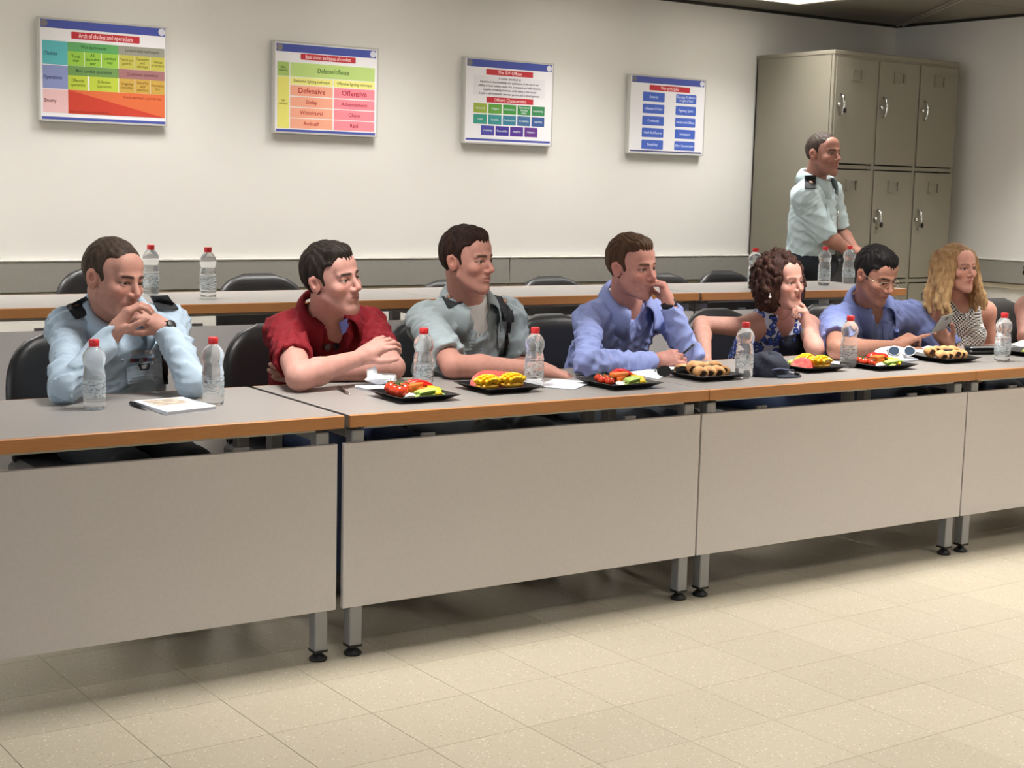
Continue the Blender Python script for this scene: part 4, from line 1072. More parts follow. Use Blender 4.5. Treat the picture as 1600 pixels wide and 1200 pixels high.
def build_head(F, O, R, g, N):
    """skin prims of a head; g: dict of proportions"""
    s = g.get('s', 1.0); fem = g.get('fem', 0.0); jw = g.get('jaw', 1.0); nose = g.get('nose', 1.0)
    L = lambda a, b, c: O + R @ (np.array([a, b, c]) * s)
    E_ = lambda c, r: ell(L(*c), np.array(r) * s, R)
    C_ = lambda a, b, ra, rb: cap(L(*a), L(*b), ra * s, rb * s)
    F.put(E_((0, -.014, .028), (.0755, .097, .088)), 0)
    F.put(E_((0, .028, -.030), (.0605 * (1 - .04 * fem), .066, .082)), .026)
    F.put(E_((0, .034, -.084), (.041 * jw, .050, .037)), .024)
    for q in (-1, 1):
        F.put(C_((q * .050 * jw, .000, -.058), (q * .019 * jw, .068, -.108), .0135, .0145), .020)
        F.put(E_((q * .043, .062, -.030), (.020, .020, .018)), .018)
        F.put(C_((q * .010, .090, .0165), (q * .044, .074, .0145), .0085, .0070), .010)
    F.put(C_((0, .076, -.113), (0, .078, -.106), .0165 - .002 * fem, .016), .016)
    F.put(E_((0, .062, .045), (.052, .026, .040)), .02)
    F.put(C_((0, .089, .008), (0, .1125, -.034), .0070 * nose, .0095 * nose), .012)
    F.put(C_((0, .1115, -.035), (0, .1055, -.041), .0095 * nose, .0078 * nose), .006)
    for q in (-1, 1):
        F.put(E_((q * .0125 * nose, .0985, -.0405), (.0085, .0105, .0075)), .006)
        F.put(E_((q * .031, .096, -.003), (.0165, .013, .0105)), .010, cut=True)
        F.put(ell(L(q * .0315, .0735, -.004), np.full(3, .0150 * s), R), .004)
        F.put(E_((q * .0315, .0890, -.0048), (.0148, .0125, .0058)), .0015, cut=True)
        F.put(ell(L(q * .0315, .0735, -.004), np.full(3, .0128 * s), R), 0)
    # mouth
    F.put(E_((0, .077, -.066), (.026, .017, .019)), .014)
    F.put(C_((-.019, .0875, -.0655), (0, .0935, -.0625), .0040, .0055), .005); F.put(C_((0, .0935, -.0625), (.019, .0875, -.0655), .0055, .0040), .005)
    F.put(C_((-.016, .0870, -.0735), (0, .0925, -.0750), .0045, .0068), .005); F.put(C_((0, .0925, -.0750), (.016, .0870, -.0735), .0068, .0045), .005)
    F.put(C_((-.022, .0915, -.0688), (0, .1005, -.0686), .0020, .0020), .003, cut=True); F.put(C_((0, .1005, -.0686), (.022, .0915, -.0688), .0020, .0020), .003, cut=True)
    # ears
    for q in (-1, 1):
        Re = R @ np.array([[math.cos(.35 * q), -math.sin(.35 * q), 0], [math.sin(.35 * q), math.cos(.35 * q), 0], [0, 0, 1.0]])
        F.put(ell(L(q * .0785, -.010, -.010), np.array([.0080, .0190, .0315]) * s, Re), .008)
        F.put(ell(L(q * .0780, -.017, .002), np.array([.0090, .0185, .0220]) * s, Re), .006)
        F.put(ell(L(q * .0865, -.008, -.004), np.array([.0085, .0090, .0150]) * s, Re), .002, cut=True)
    # neck
    nr = g.get('neck', .056)
    F.put(cap(L(0, -.034, -.050), N, nr * .94 * s, nr * 1.08), .014)
    F.put(C_((0, .005, -.085), (0, .050, -.098), .026, .016), .018)

def head_tone(V, O, R, g):
    s = g.get('s', 1.0); P = (V - O) @ R / s; x, y, z = P[:, 0], P[:, 1], P[:, 2]; ax = np.abs(x)
    base = np.array(srgb(*g['skin'])) * np.array([.97, .965, 1.05]); C_ = np.tile(base, (len(V), 1))
    near = (np.abs(x) < .1) & (np.abs(y) < .16) & (z > -.15) & (z < .16)
    def mixto(col, m): C_[:] = C_ * (1 - m[:, None]) + np.array(col) * m[:, None]
    front = (y > .04) & near
    # flush cheeks, nose, ears
    flush = np.exp(-(((ax - .042) / .02) ** 2 + ((z + .032) / .02) ** 2)) * front * .5 + np.exp(-((x / .014) ** 2 + ((z + .036) / .014) ** 2)) * front * .5 + ((ax > .074) & near & (y < .02)) * .45
    mixto(base * np.array([1.04, .80, .74]), np.clip(flush, 0, .7))
    if g.get('stubble', 0):
        st = smooth01(-.040, -.056, z) * (y > -.012) * near * smooth01(.10, .085, np.abs(y - .03) * .8) * (z > -.150)
        mixto(base * np.array([.62, .60, .62]), st * g['stubble'])
    lips = np.exp(-((x / .019) ** 4 + ((z + .069) / .0088) ** 4)) * (y > .075) * near
    mixto(np.array(srgb(*g.get('lip', (168, 98, 92)))), np.clip(lips, 0, 1) * g.get('lipk', .6))
    mid = np.exp(-((x / .021) ** 6 + ((z + .0688) / .0016) ** 2)) * (y > .075) * near
    mixto(base * .28, np.clip(mid, 0, 1) * .85)
    bz = .0160 + (.0035 if g.get('fem', 0) else .0015) * np.sin(np.clip((ax - .012) / .036, 0, 1) * 3.0) - g.get('browlow', 0.0)
    br = np.exp(-(((z - bz) / (.0036 if g.get('fem', 0) else .0050)) ** 4)) * smooth01(.008, .013, ax) * smooth01(.053, .044, ax) * (y > .04) * near
    mixto(np.array(srgb(*g.get('brow', (52, 40, 34)))), br * g.get('browk', 1.0))
    lid = np.exp(-(((np.sqrt(((ax - .0315) / .0155) ** 2 + ((z + .0045) / .0066) ** 2) - 1.0) / .24) ** 2)) * (y > .06) * (z > -.006) * near
    mixto(base * .18, np.clip(lid, 0, 1) * (.9 if g.get('fem', 0) else .8))
    gx, gz = g.get('gaze', (0, 0))
    for q in (-1, 1):
        dx, dy, dz = x - q * .0315, y - .0735, z + .004
        rr = np.sqrt(dx * dx + dy * dy + dz * dz); eye = (rr < .01345) & (dy > .004) & near & (np.abs(dz) < .0068)
        e = eye.astype(float); mixto(np.array(srgb(176, 164, 156)), e)
        ir = np.sqrt((dx - gx) ** 2 + (dz - gz) ** 2)
        mixto(np.array(srgb(*g.get('iris', (54, 38, 28)))), e * smooth01(.0094, .0080, ir)); mixto(np.array([.006] * 3), e * smooth01(.0038, .0030, ir))
    return C_

def hair_field(O, R, g, style, seed=0):
    s = g.get('s', 1.0); L = lambda a, b, c: O + R @ (np.array([a, b, c]) * s)
    E_ = lambda c, r: ell(L(*c), np.array(r) * s, R)
    big = .36 if style in ('curly', 'long') else .14
    F = Field(O - big, O + np.array([big, big, .16]), .0035 if style in ('short', 'buzz', 'thin') else .0048)
    rg = np.random.default_rng(seed)
    if style in ('short', 'buzz', 'thin'):
        t = {'short': .010, 'buzz': .0035, 'thin': .006}[style] * g.get('hairvol', 1.0)
        F.put(E_((0, -.016, .030), (.0765 + t * .7, .099 + t * .7, .090 + t)), 0)
        if style == 'short': F.put(E_((0, .030, .088), (.055, .052, .030)), .02)
        hl = g.get('hairline', .066)
        F.put(E_((0, .115, hl - .094), (.066, .072, .094)), .006, cut=True)
        for q in (-1, 1):
            F.put(E_((q * .072, .070, hl - .058 + g.get('temple', 0)), (.034, .050, .052)), .008, cut=True)     # temples and cheeks
            F.put(E_((q * .088, .0, -.020), (.030, .026, .034)), .004, cut=True)              # round the ears
            F.put(E_((q * .085, .055, -.060), (.05, .075, .055)), .004, cut=True)
        F.put(E_((0, .03, -.115), (.12, .105, .075)), .01, cut=True)
        F.put(E_((0, -.05, -.13), (.12, .12, .052)), .01, cut=True)
        D = R[:, 1]; U = R[:, 2]; X_ = R[:, 0]; a = .0016 if style == 'short' else .0008
        F.warp(lambda x, y, z: a * (np.sin(((x - O[0]) * X_[0] + (y - O[1]) * X_[1] + (z - O[2]) * X_[2]) * 420 + 3 * np.sin(((x - O[0]) * D[0] + (y - O[1]) * D[1] + (z - O[2]) * D[2]) * 60)) + np.sin(((x - O[0]) * D[0] + (y - O[1]) * D[1] + (z - O[2]) * D[2]) * 170 + 2)))
        if g.get('bald'):
            F.put(E_(g['bald'][0], g['bald'][1]), .004, cut=True)
    elif style == 'curly':
        F.put(E_((0, -.030, .035), (.100, .110, .100)), 0)
        for q in (-1, 1): F.put(E_((q * .078, -.018, -.035), (.045, .065, .095)), .03)
        F.put(E_((0, -.075, -.045), (.085, .06, .10)), .03)
        F.put(E_((0, .132, -.026), (.066, .106, .112)), .008, cut=True)
        for k in range(1100):
            a, b = rg.uniform(0, 2 * math.pi), rg.uniform(-1, 1); c = math.sqrt(1 - b * b); v = np.array([c * math.cos(a), c * math.sin(a), b])
            f_ = rg.uniform(.96, 1.10); p = np.array([.108 * v[0] * f_, -.030 + .113 * v[1] * f_, .008 + .122 * v[2] * f_])
            if p[1] > .022 and abs(p[0]) < .070 and -.15 < p[2] < .080: continue
            if p[2] < -.10: continue
            r = rg.uniform(.006, .0125)
            if k % 3 == 0:
                q = 1 if rg.uniform() < .5 else -1; p = np.array([q * .078 + .049 * v[0], -.018 + .069 * v[1], -.035 + .098 * v[2]])
                if p[1] > .03 and abs(p[0]) < .085: continue
                if q * v[0] < -.2: continue
            F.put(ell(L(*p), np.array([r * rg.uniform(.7, 1.3), r, r * rg.uniform(.9, 1.6)]), None), .0025, pad=.008)
    elif style == 'long':
        F.put(E_((0, -.020, .034), (.086, .105, .094)), 0)
        for q in (-1, 1): F.put(E_((q * .068, -.020, -.020), (.030, .070, .09)), .03)
        F.put(E_((0, .128, -.030), (.054, .094, .104)), .008, cut=True)
        for q in (-1, 1):
            for k in range(9):
                u = k / 8; bx, by = q * (.060 + .022 * math.sin(u * 3)), .028 - .105 * u
                pts = []; ph = rg.uniform(0, 6); amp = rg.uniform(.010, .018); Ln = rg.uniform(.26, .30) if k < 6 else .25
                for j in range(9):
                    v = j / 8; out = .045 * math.sin(min(1, v * 1.2) * 1.6) + .018 * v
                    pts.append(L(bx + q * out * .8 + amp * math.sin(v * 9 + ph) * v, by + .035 * v * (1 if k < 5 else -.4) + amp * math.cos(v * 8 + ph) * v, .065 - Ln * v))
                for j in range(8): F.put(cap(pts[j], pts[j + 1], .020 * (1 - .03 * j), .020 * (1 - .03 * (j + 1)) if j < 7 else .009), .020 if j < 2 else .010)
        X_ = R[:, 0]; D = R[:, 1]
        F.warp(lambda x, y, z: .0018 * np.sin(((x - O[0]) * X_[0] + (y - O[1]) * X_[1]) * 330 + ((x - O[0]) * D[0] + (y - O[1]) * D[1]) * 260 + 5 * np.sin((z - O[2]) * 30)))
    return F

M_skin = mat('skin', (1, 1, 1), rough=.55, attr='tone', var=.12, vscale=60, spec=.28, bump=.12, bscale=220)
def hair_mat(name, rgb, rgb2, curly=False):
    return mat(name, srgb(*rgb), rough=.55, var=.9, vscale=90 if curly else 70, vcol=srgb(*rgb2), bump=.5, bscale=150, bstretch=(1, 1, .35), spec=.15)
CAMV = CC
class Person:
    def __init__(s, label, O, face, N, SR, SL, H, arms, seed=0, group=None):
        """O head centre, face dict (yaw, pitch, roll + proportions), N neck base, SR/SL shoulder joints, H hips,
        arms: per side dict(E elbow, W wrist, hand=hand_prims kwargs or None, ra upper radius, rf forearm radius)"""
        s.O, s.g, s.N, s.SR, s.SL, s.H, s.arms, s.seed = np.array(O), face, np.array(N), np.array(SR), np.array(SL), np.array(H), arms, seed
        s.R = head_axes(face['yaw'], face.get('pitch', 0), face.get('roll', 0))
        s.up = unit(s.N - s.H); x = s.SL - s.SR; s.l = unit(x - s.up * (x @ s.up)); s.f = np.cross(s.l, s.up)
        s.B = np.stack([s.l, s.f, s.up], axis=1)
        base = s.H.copy(); s.root = thing('person', label, 'person', (0, 0, 0), 0, group)
        s.bvh = {}
    def T(s, a, b, t, r): return ell(s.H + (s.N - s.H) * t + s.l * a + s.f * b, r, s.B)
    def body(s, torso=1.0, legs=True, leg_targets=None, bust=0.0):
        pts = [s.O, s.N, s.SR, s.SL, s.H]; fine = [(s.O - np.array([.115, .125, .15]), s.O + np.array([.115, .125, .135]))]
        for a in s.arms:
            pts += [a['E'], a['W']]
            if a.get('hand'): fine.append((np.array(a['W']) - .10, np.array(a['W']) + .10)); pts += [np.array(a['W']) + .13, np.array(a['W']) - .13]
        pts = np.array(pts); lo, hi = pts.min(0) - .17, pts.max(0) + .17; lo[2] = max(lo[2], s.H[2] - .16)
        F = Field(lo, hi, .0068, fine, .0031)
        k = torso * .93
        F.put(s.T(0, 0, .72, (.165 * k, .100 * k, .20)), 0); F.put(s.T(0, .01, .32, (.15 * k, .105 * k, .19)), .06); F.put(s.T(0, 0, .02, (.165 * k, .12 * k, .13)), .06)
        F.put(cap(s.SR, s.SL, .044, .044), .05); F.put(cap(s.N - s.up * .01, s.SR + s.up * .005, .042, .045), .05); F.put(cap(s.N - s.up * .01, s.SL + s.up * .005, .042, .045), .05)
        s.nail = []
        for a, S in zip(s.arms, (s.SR, s.SL)):
            ra, rf = a.get('ra', .046), a.get('rf', .040)
            if a.get('cuff'): ra, rf = ra * .72, rf * .68
            E, W = np.array(a['E']), np.array(a['W'])
            F.put(cap(S, E, ra * 1.08, rf * .98), .035)
            mid = E + (W - E) * .3; F.put(cap(E, mid, rf * .98, rf * 1.0), .012); F.put(cap(mid, W, rf * 1.0, a.get('rw', .0255)), .02)
            if a.get('hand'):
                P, tips = hand_prims(W, **a['hand'])
                for pr, kk in P: F.put(pr, kk, pad=.012)
        build_head(F, s.O, s.R, s.g, s.N)
        V, Q = F.mesh(); s.tone = head_tone(V, s.O, s.R, s.g)
        me = np_mesh('body', V, Q, s.tone); me.materials.append(M_skin)
        s.skin = obj('body', me, None, s.root); s.bvh['skin'] = BVHTree.FromPolygons([Vector(v) for v in V], [tuple(q) for q in Q])
        return s
    def hair(s, style, material, name='hair'):
        F = hair_field(s.O, s.R, s.g, style, s.seed); V, Q = F.mesh(); me = np_mesh(name, V, Q); me.materials.append(material); obj(name, me, None, s.root); return s
    def shirt(s, material, name='shirt', sleeves=('long', 'long'), grow=.016, wr=.0075, belly=1.0, neck=.074, v=.10, vw=.030, sleeve_r=.058, wfreq=105., armhole=None, hem=-.12, h=.0062, chest=1.0, bust=0.0, key='shirt'):
        pts = [s.N, s.SR, s.SL, s.H] + [a['E'] for a in s.arms] + [a['W'] for a in s.arms]; pts = np.array(pts); lo, hi = pts.min(0) - .17, pts.max(0) + .14; lo[2] = max(lo[2], s.H[2] - .14)
        F = Field(lo, hi, h)
        F.put(s.T(0, .004, .70, (.172 * chest + grow, .108 * chest + grow, .215)), 0); F.put(s.T(0, .012, .34, (.160 * belly + grow, .115 * belly + grow, .20)), .07); F.put(s.T(0, 0, .04, (.170 * belly + grow, .125 + grow, .13)), .06)
        if bust:
            for q in (-1, 1): F.put(s.T(q * .070, .085, .56, (.07, .06, .065)), .05)
        if armhole is None:
            F.put(cap(s.SR - s.l * .0, s.SL, .052 + grow * .7, .052 + grow * .7), .05)
            for S in (s.SR, s.SL): F.put(cap(s.N - s.up * .016, S, .044 + grow * .5, .050 + grow * .6), .045)
        else:
            F.put(s.T(0, .012, .80, (.125 * chest, .098 * chest, .13)), .05)
            for S in (s.SR, s.SL): F.put(cap(s.N * .42 + S * .58 + s.up * .014, s.N * .5 + S * .5 - s.up * .15, .040, .06), .04)
        for a, S, sl in zip(s.arms, (s.SR, s.SL), sleeves):
            E, W = np.array(a['E']), np.array(a['W'])
            if sl == 'long':
                F.put(cap(S, E, sleeve_r, sleeve_r * .88), .035); e = W - unit(W - E) * a.get('cuff', .02); F.put(cap(E, e, sleeve_r * .90, .0405), .02)
                F.put(cap(e - unit(W - E) * .045, e, .0405, .0405), .006); dd = unit(W - E); F.put(cap(e + dd * .067, e + dd * .09, .066, .066), .002, cut=True)
            elif sl == 'short':
                m_ = S + (E - S) * a.get('slen', .62); F.put(cap(S, m_, sleeve_r * 1.08, sleeve_r * 1.06), .035)
                d = unit(E - S); F.put(cap(m_ + d * .085, m_ + d * .20, .085, .085), .004, cut=True)
            elif sl == 'rolled':
                m_ = S + (E - S) * a.get('slen', .80); F.put(cap(S, m_, sleeve_r * 1.08, sleeve_r * 1.04), .035); d = unit(E - S)
                F.put(cap(m_ - d * .03, m_ + d * .0, sleeve_r * 1.10, sleeve_r * 1.12), .006); F.put(cap(m_ + d * .10, m_ + d * .22, .092, .092), .004, cut=True)
        # neck opening
        F.put(cap(s.N + s.up * .01 - s.f * .004, s.N + s.up * .2, neck * .86, neck * 1.25), .01, cut=True)
        if v > 0:
            a_, b_ = s.N + s.f * .075 + s.up * .03, s.N + s.f * .155 - s.up * v
            F.put(cap(a_, b_, vw * 1.7, vw * .25), .008, cut=True)
        F.warp(wrinkle(s.seed + 11, wr, wfreq)); F.warp(wrinkle(s.seed + 5, wr * .6, wfreq * 1.9))
        V, Q = F.mesh(); me = np_mesh(name, V, Q); me.materials.append(material); o = obj(name, me, None, s.root); s.shirt_o = o
        s.bvh[key] = BVHTree.FromPolygons([Vector(p) for p in V], [tuple(q) for q in Q])
        return s
    def trousers(s, material, knees, feet, shoe=None, r=.085, name='trousers', hips=(.19, .15, .12)):
        pts = np.array([s.H] + list(knees) + list(feet)); lo, hi = pts.min(0) - .2, pts.max(0) + .2; lo[2] = max(lo[2], 0.0)
        F = Field(lo, hi, .011)
        F.put(ell(s.H, hips, s.B), 0)
        for q, k_, f_ in zip((-1, 1), knees, feet):
            hp = s.H + s.l * .09 * q; F.put(cap(hp, k_, r, r * .82), .04); F.put(cap(k_, f_, r * .82, r * .62), .03)
        F.warp(wrinkle(s.seed + 3, .006, 30.)); V, Q = F.mesh(); me = np_mesh(name, V, Q); me.materials.append(material); obj(name, me, None, s.root)
        for f_, k_ in zip(feet, knees):
            d = unit((f_[0] - k_[0] * 0 - f_[0] + s.f[0] * .3, -1, 0)); g = f_[2] - .085
            m_ = MB(); p = np.array([f_[0], f_[1], 0]); fl = g
            G = Field(p - np.array([.16, .32, -fl + .005]), p + np.array([.16, .16, fl + .14]), .008)
            G.put(cap((p[0], p[1] + .03, fl + .045), (p[0] + d[0] * .09, p[1] - .09, fl + .045), .043, .042), 0); G.put(cap((p[0], p[1] - .05, fl + .04), (p[0] + d[0] * .16, p[1] - .16, fl + .034), .042, .032), .03)
            G.put(cap((p[0], p[1], fl + .05), (p[0], p[1], fl + .11), .045, .05), .03)
            G.put(ell((p[0], p[1], fl - .2), (.6, .6, .2)), 0, cut=True)
            V, Q = G.mesh(); me = np_mesh('shoe', V, Q); me.materials.append(shoe or mat('black_shoe', srgb(28, 24, 22), rough=.4)); obj('shoe', me, None, s.root)
        return s
    # -- details laid on the surface: the outline is given along sight lines and dropped onto the cloth or skin
    def hit(s, which, px, py):
        d = ray(px, py); r = s.bvh[which].ray_cast(Vector(CC), Vector(unit(d)))
        return (np.array(r[0]), np.array(r[1])) if r[0] is not None else (None, None)
    def patch(s, which, quad, name, material, nu=8, nv=8, lift=.002, th=.002, parent=None, bulge=0.0):
        q = np.array(quad, float); V = []; Nn = []; last = None
        for j in range(nv + 1):
            for i in range(nu + 1):
                u, v = i / nu, j / nv; p = (1 - u) * (1 - v) * q[0] + u * (1 - v) * q[1] + u * v * q[2] + (1 - u) * v * q[3]
                h, n_ = s.hit(which, *p)
                V.append(h); Nn.append(n_)
        ok = [i for i, h in enumerate(V) if h is not None]
        if len(ok) < 4: return None
        dep = np.median([np.linalg.norm(V[i] - CC) for i in ok])
        for i, h in enumerate(V):
            if h is None or abs(np.linalg.norm(h - CC) - dep) > .14:
                jx, iy = i % (nu + 1), i // (nu + 1); u, v = jx / nu, iy / nv; p = (1 - u) * (1 - v) * q[0] + u * (1 - v) * q[1] + u * v * q[2] + (1 - u) * v * q[3]
                V[i] = CC + unit(ray(*p)) * dep; Nn[i] = -unit(ray(*p))
        V = np.array(V); Nn = np.array(Nn)
        W = V.reshape(nv + 1, nu + 1, 3)
        for _ in range(2):
            W2 = W.copy(); W2[1:-1, 1:-1] = (W[:-2, 1:-1] + W[2:, 1:-1] + W[1:-1, :-2] + W[1:-1, 2:]) / 4; W = .5 * W + .5 * W2
        V = W.reshape(-1, 3); nm = unit(Nn.mean(0)); top = V + (.5 * Nn + .5 * nm) * (lift + th)
        if bulge:
            for j in range(nv + 1):
                for i in range(nu + 1): top[j * (nu + 1) + i] += nm * bulge * (math.sin(math.pi * i / nu) * math.sin(math.pi * j / nv)) ** .5
        bot = V + (.5 * Nn + .5 * nm) * (lift - th); n = len(V); F = []
        for j in range(nv):
            for i in range(nu):
                a = j * (nu + 1) + i; F += [(a, a + nu + 1, a + nu + 2, a + 1), (n + a, n + a + 1, n + a + nu + 2, n + a + nu + 1)]
        rim = [i for i in range(nu + 1)] + [(j + 1) * (nu + 1) + nu for j in range(nv)] + [nv * (nu + 1) + i for i in range(nu - 1, -1, -1)] + [j * (nu + 1) for j in range(nv - 1, 0, -1)]
        for a, b_ in zip(rim, rim[1:] + rim[:1]): F.append((a, b_, n + b_, n + a))
        return MB().add(np.concatenate([top, bot]), F, False).build(name, material, parent or s.root)
    def ring(s, P, axis, r, w, th, name, material, parent=None, oval=.85):
        R_ = frame_from(axis); m_ = MB(); m_.lathe([(r, -w / 2), (r + th, -w / 2), (r + th, w / 2), (r, w / 2), (r, -w / 2)], 24, P, R_ @ np.diag([1, oval, 1]), caps=(False, False)); return m_.build(name, material, parent or s.root)
    def collar(s, material, r=.078, open_=.42, stand=.026, flap=.050, drop=.058, tip=.03, name='collar', lean=0.0, spread=0.0, up0=.050):
        """shirt collar: a band that stands round the neck and folds outwards, points at the front"""
        ax = unit(s.N - s.H + (s.O - s.N) * .8); c = s.N + ax * up0; X = s.l - ax * (s.l @ ax); X = unit(X); Y = np.cross(ax, X); Y = Y if Y @ s.f > 0 else -Y
        V = []; F = []; n = 36; rows = [(1.0, .0), (1.0, .55), (1.02, 1.0), (1.10, 1.02), (1.22, .55), (1.33, -.1), (1.40, -.75)]
        for i in range(n + 1):
            t = -math.pi + open_ + (2 * math.pi - 2 * open_) * i / n      # 0 = back
            dirv = math.sin(t) * X - math.cos(t) * Y; fr = smooth01(.9, math.pi - open_, abs(t))
            for k, (rr, zz) in enumerate(rows):
                zz2 = zz * stand if zz >= 0 else zz * drop
                rad = r * (1 + (rr - 1) * (1 + .5 * fr)) + (.012 * fr if k > 2 else 0)
                z = zz2 - fr * (.030 if k < 3 else .034) - (fr ** 2 * tip if k == len(rows) - 1 else 0) - (fr ** 2 * tip * .5 if k == len(rows) - 2 else 0)
                yy = .014 * fr
                V.append(c + dirv * rad + ax * z + Y * (yy + spread * fr * (.01 if k >= 4 else 0)))
        m_ = len(rows)
        for i in range(n):
            for k in range(m_ - 1): a = i * m_ + k; F.append((a, a + 1, a + m_ + 1, a + m_))
        o = MB().add(V, F, True).build(name, material, s.root); md = o.modifiers.new('thickness', 'SOLIDIFY'); md.thickness = .003; md.offset = 0; return o
# ------------------------------------------------------------------ the cast
def iv(r, u, w): return CR * r + CU * u + CW * w
def cloth(name, rgb, rough=.8, k=.10, sheen=0.0): return mat(name, srgb(*rgb), rough=rough, var=k, vscale=14, bump=.25, bscale=30, bstretch=(1, 1.6, .6), sheen=sheen, spec=.25)
M_sky = cloth('pale_blue_uniform', (174, 192, 208)); M_grn = cloth('grey_green_uniform', (158, 170, 174)); M_red = cloth('dark_red_pique', (126, 26, 36)); M_blue = cloth('blue_shirt_cotton', (144, 156, 208))
M_blue2 = cloth('mid_blue_shirt_cotton', (132, 145, 200)); M_pale = cloth('pale_uniform_cotton', (184, 200, 204)); M_trou = cloth('grey_trousers', (92, 98, 104)); M_dark = cloth('dark_trousers', (34, 38, 44)); M_jean = cloth('blue_jeans', (60, 74, 104))
M_epau = mat('epaulette_cloth', srgb(34, 36, 40), rough=.75, bump=.2, bscale=200); M_gold = mat('bronze_badge', srgb(150, 110, 90), rough=.4, metal=.6); M_silver = mat('silver_badge', srgb(200, 200, 204), rough=.3, metal=.8)
M_strap = mat('watch_strap', srgb(26, 26, 28), rough=.5)
M_btn = mat('shirt_button', srgb(140, 150, 170), rough=.4)
H_dark = hair_mat('dark_brown_hair', (26, 20, 18), (46, 38, 33)); H_brown = hair_mat('brown_hair', (58, 40, 30), (88, 64, 46)); H_black = hair_mat('black_hair', (13, 12, 13), (30, 27, 27)); H_crop = hair_mat('cropped_brown_hair', (78, 66, 58), (112, 96, 82))
H_curl = hair_mat('curly_brown_hair', (34, 21, 19), (74, 48, 40), True); H_blond = hair_mat('blonde_hair', (150, 112, 76), (206, 172, 124))
def ombre(m, z0, z1, top):
    nt = m.node_tree; N = nt.nodes; b = N['Principled BSDF']; src = b.inputs['Base Color'].links[0].from_socket
    geo = N.new('ShaderNodeNewGeometry'); sx = N.new('ShaderNodeSeparateXYZ'); nt.links.new(geo.outputs['Position'], sx.inputs[0])
    mr = N.new('ShaderNodeMapRange'); mr.inputs[1].default_value = z0; mr.inputs[2].default_value = z1; nt.links.new(sx.outputs[2], mr.inputs[0])
    mx = N.new('ShaderNodeMix'); mx.data_type = 'RGBA'; mx.blend_type = 'MULTIPLY'; nt.links.new(mr.outputs[0], mx.inputs[0]); nt.links.new(src, mx.inputs[6]); mx.inputs[7].default_value = (*top, 1); nt.links.new(mx.outputs[2], b.inputs['Base Color'])
ombre(H_blond, .98, 1.18, (.46, .40, .36))

def legs(p, x, y, mat_, z0=0.0, kn=.10, shoe=None):
    p.trousers(mat_, [np.array([x - kn, y - .48, z0 + .50]), np.array([x + kn, y - .48, z0 + .50])], [np.array([x - kn, y - .42, z0 + .085]), np.array([x + kn, y - .40, z0 + .085])], shoe)


def epaulette(p, quad, emb, which='shirt'):
    e = p.patch(which, quad, 'epaulette', M_epau, 6, 6, .006, .003)
    h, n = p.hit(which, *emb)
    if h is not None and e is not None:
        MB().lathe([(.0095, 0), (.0115, .001), (.0115, .003), (.0095, .0035)], 14, h + n * .010, frame_from(n)).build('rank_badge', M_gold, e)
        MB().lathe([(.0, .002), (.006, .003), (.0, .0045)], 8, h + n * .010, frame_from(n)).build('rank_star', M_silver, e)
def watch(p, side, col=None, face=None, back=.004, r=.0275, w=.020, dial=None):
    a = p.arms[side]; ax = unit(np.array(a['W']) - a['E']); p.ring(np.array(a['W']) - ax * back, ax, r, w, .004, 'watch_strap', col or M_strap)
    if dial:
        h, n = p.hit('skin', *dial)
        if h is not None: MB().lathe([(.015, 0), (.016, .003), (.016, .007), (.012, .009)], 16, h + n * .003, frame_from(n)).build('watch_dial', face or M_black, p.root)
def buttons(p, pts, which='shirt', r=.0055, m=None):
    for q in pts:
        h, n = p.hit(which, *q)
        if h is not None: MB().lathe([(r, 0), (r, .002), (r * .7, .003)], 10, h + n * .004, frame_from(n)).build('button', m or M_btn, p.root)
ROW = 'people seated in the front row'

# 1 -- officer in pale blue, hands clasped before the mouth
O = at(178, 433, 4.64)
p = Person('officer in pale blue uniform with hands clasped before his mouth', O,
           dict(yaw=23, pitch=-8, roll=-3, skin=(184, 136, 116), stubble=.35, hairline=.082, temple=.014, brow=(52, 40, 34), gaze=(.002, .001), jaw=1.02),
           at(178, 497, 4.77), at(106, 514, 4.80), at(264, 508, 4.83), np.array([1.82, 5.00, .55]),
           [dict(E=on(100, 606, .80), W=at(176, 523, 4.46), cuff=.012, hand=dict(d=iv(.50, .78, .08), n=iv(.72, -.55, .45), side=-1, curl=(.55, .75, .5), spread=.03, thumb=(.5, .5, .3))),
            dict(E=on(300, 597, .80), W=at(258, 514, 4.50), cuff=.016, hand=dict(d=iv(-.66, .42, -.12), n=iv(-.45, -.55, .55), side=1, curl=(.9, 1.1, .6), spread=.02, thumb=(.4, .6, .4)))], 1, ROW)
p.body(); p.hair('thin', hair_mat('ash_brown_hair', (42, 33, 28), (74, 60, 50))); p.shirt(M_sky, v=.07, vw=.022, sleeve_r=.053, wr=.0125)
p.collar(M_sky, open_=.50); legs(p, 1.82, 5.0, M_dark)
epaulette(p, [(103, 480), (134, 464), (150, 490), (118, 500)], (120, 481)); epaulette(p, [(234, 463), (262, 462), (278, 484), (246, 486)], (260, 473))
p.patch('shirt', [(196, 574), (250, 557), (253, 592), (199, 599)], 'breast_pocket', M_sky, 8, 6, .004, .002)
for x in (205, 223): p.patch('shirt', [(x, 547), (x + 17, 545), (x + 17, 551), (x, 553)], 'wings_badge', M_silver, 6, 2, .005, .0015)
for k in range(6): p.patch('shirt', [(203 + 6.6 * k, 560 - .3 * k), (209 + 6.6 * k, 559.7 - .3 * k), (209 + 6.6 * k, 564.5 - .3 * k), (203 + 6.6 * k, 565 - .3 * k)], 'ribbon_bar', mat('ribbon_%d' % (k % 3), srgb(*[(110, 40, 44), (60, 66, 96), (150, 140, 130)][k % 3]), rough=.6), 2, 2, .005, .0015)
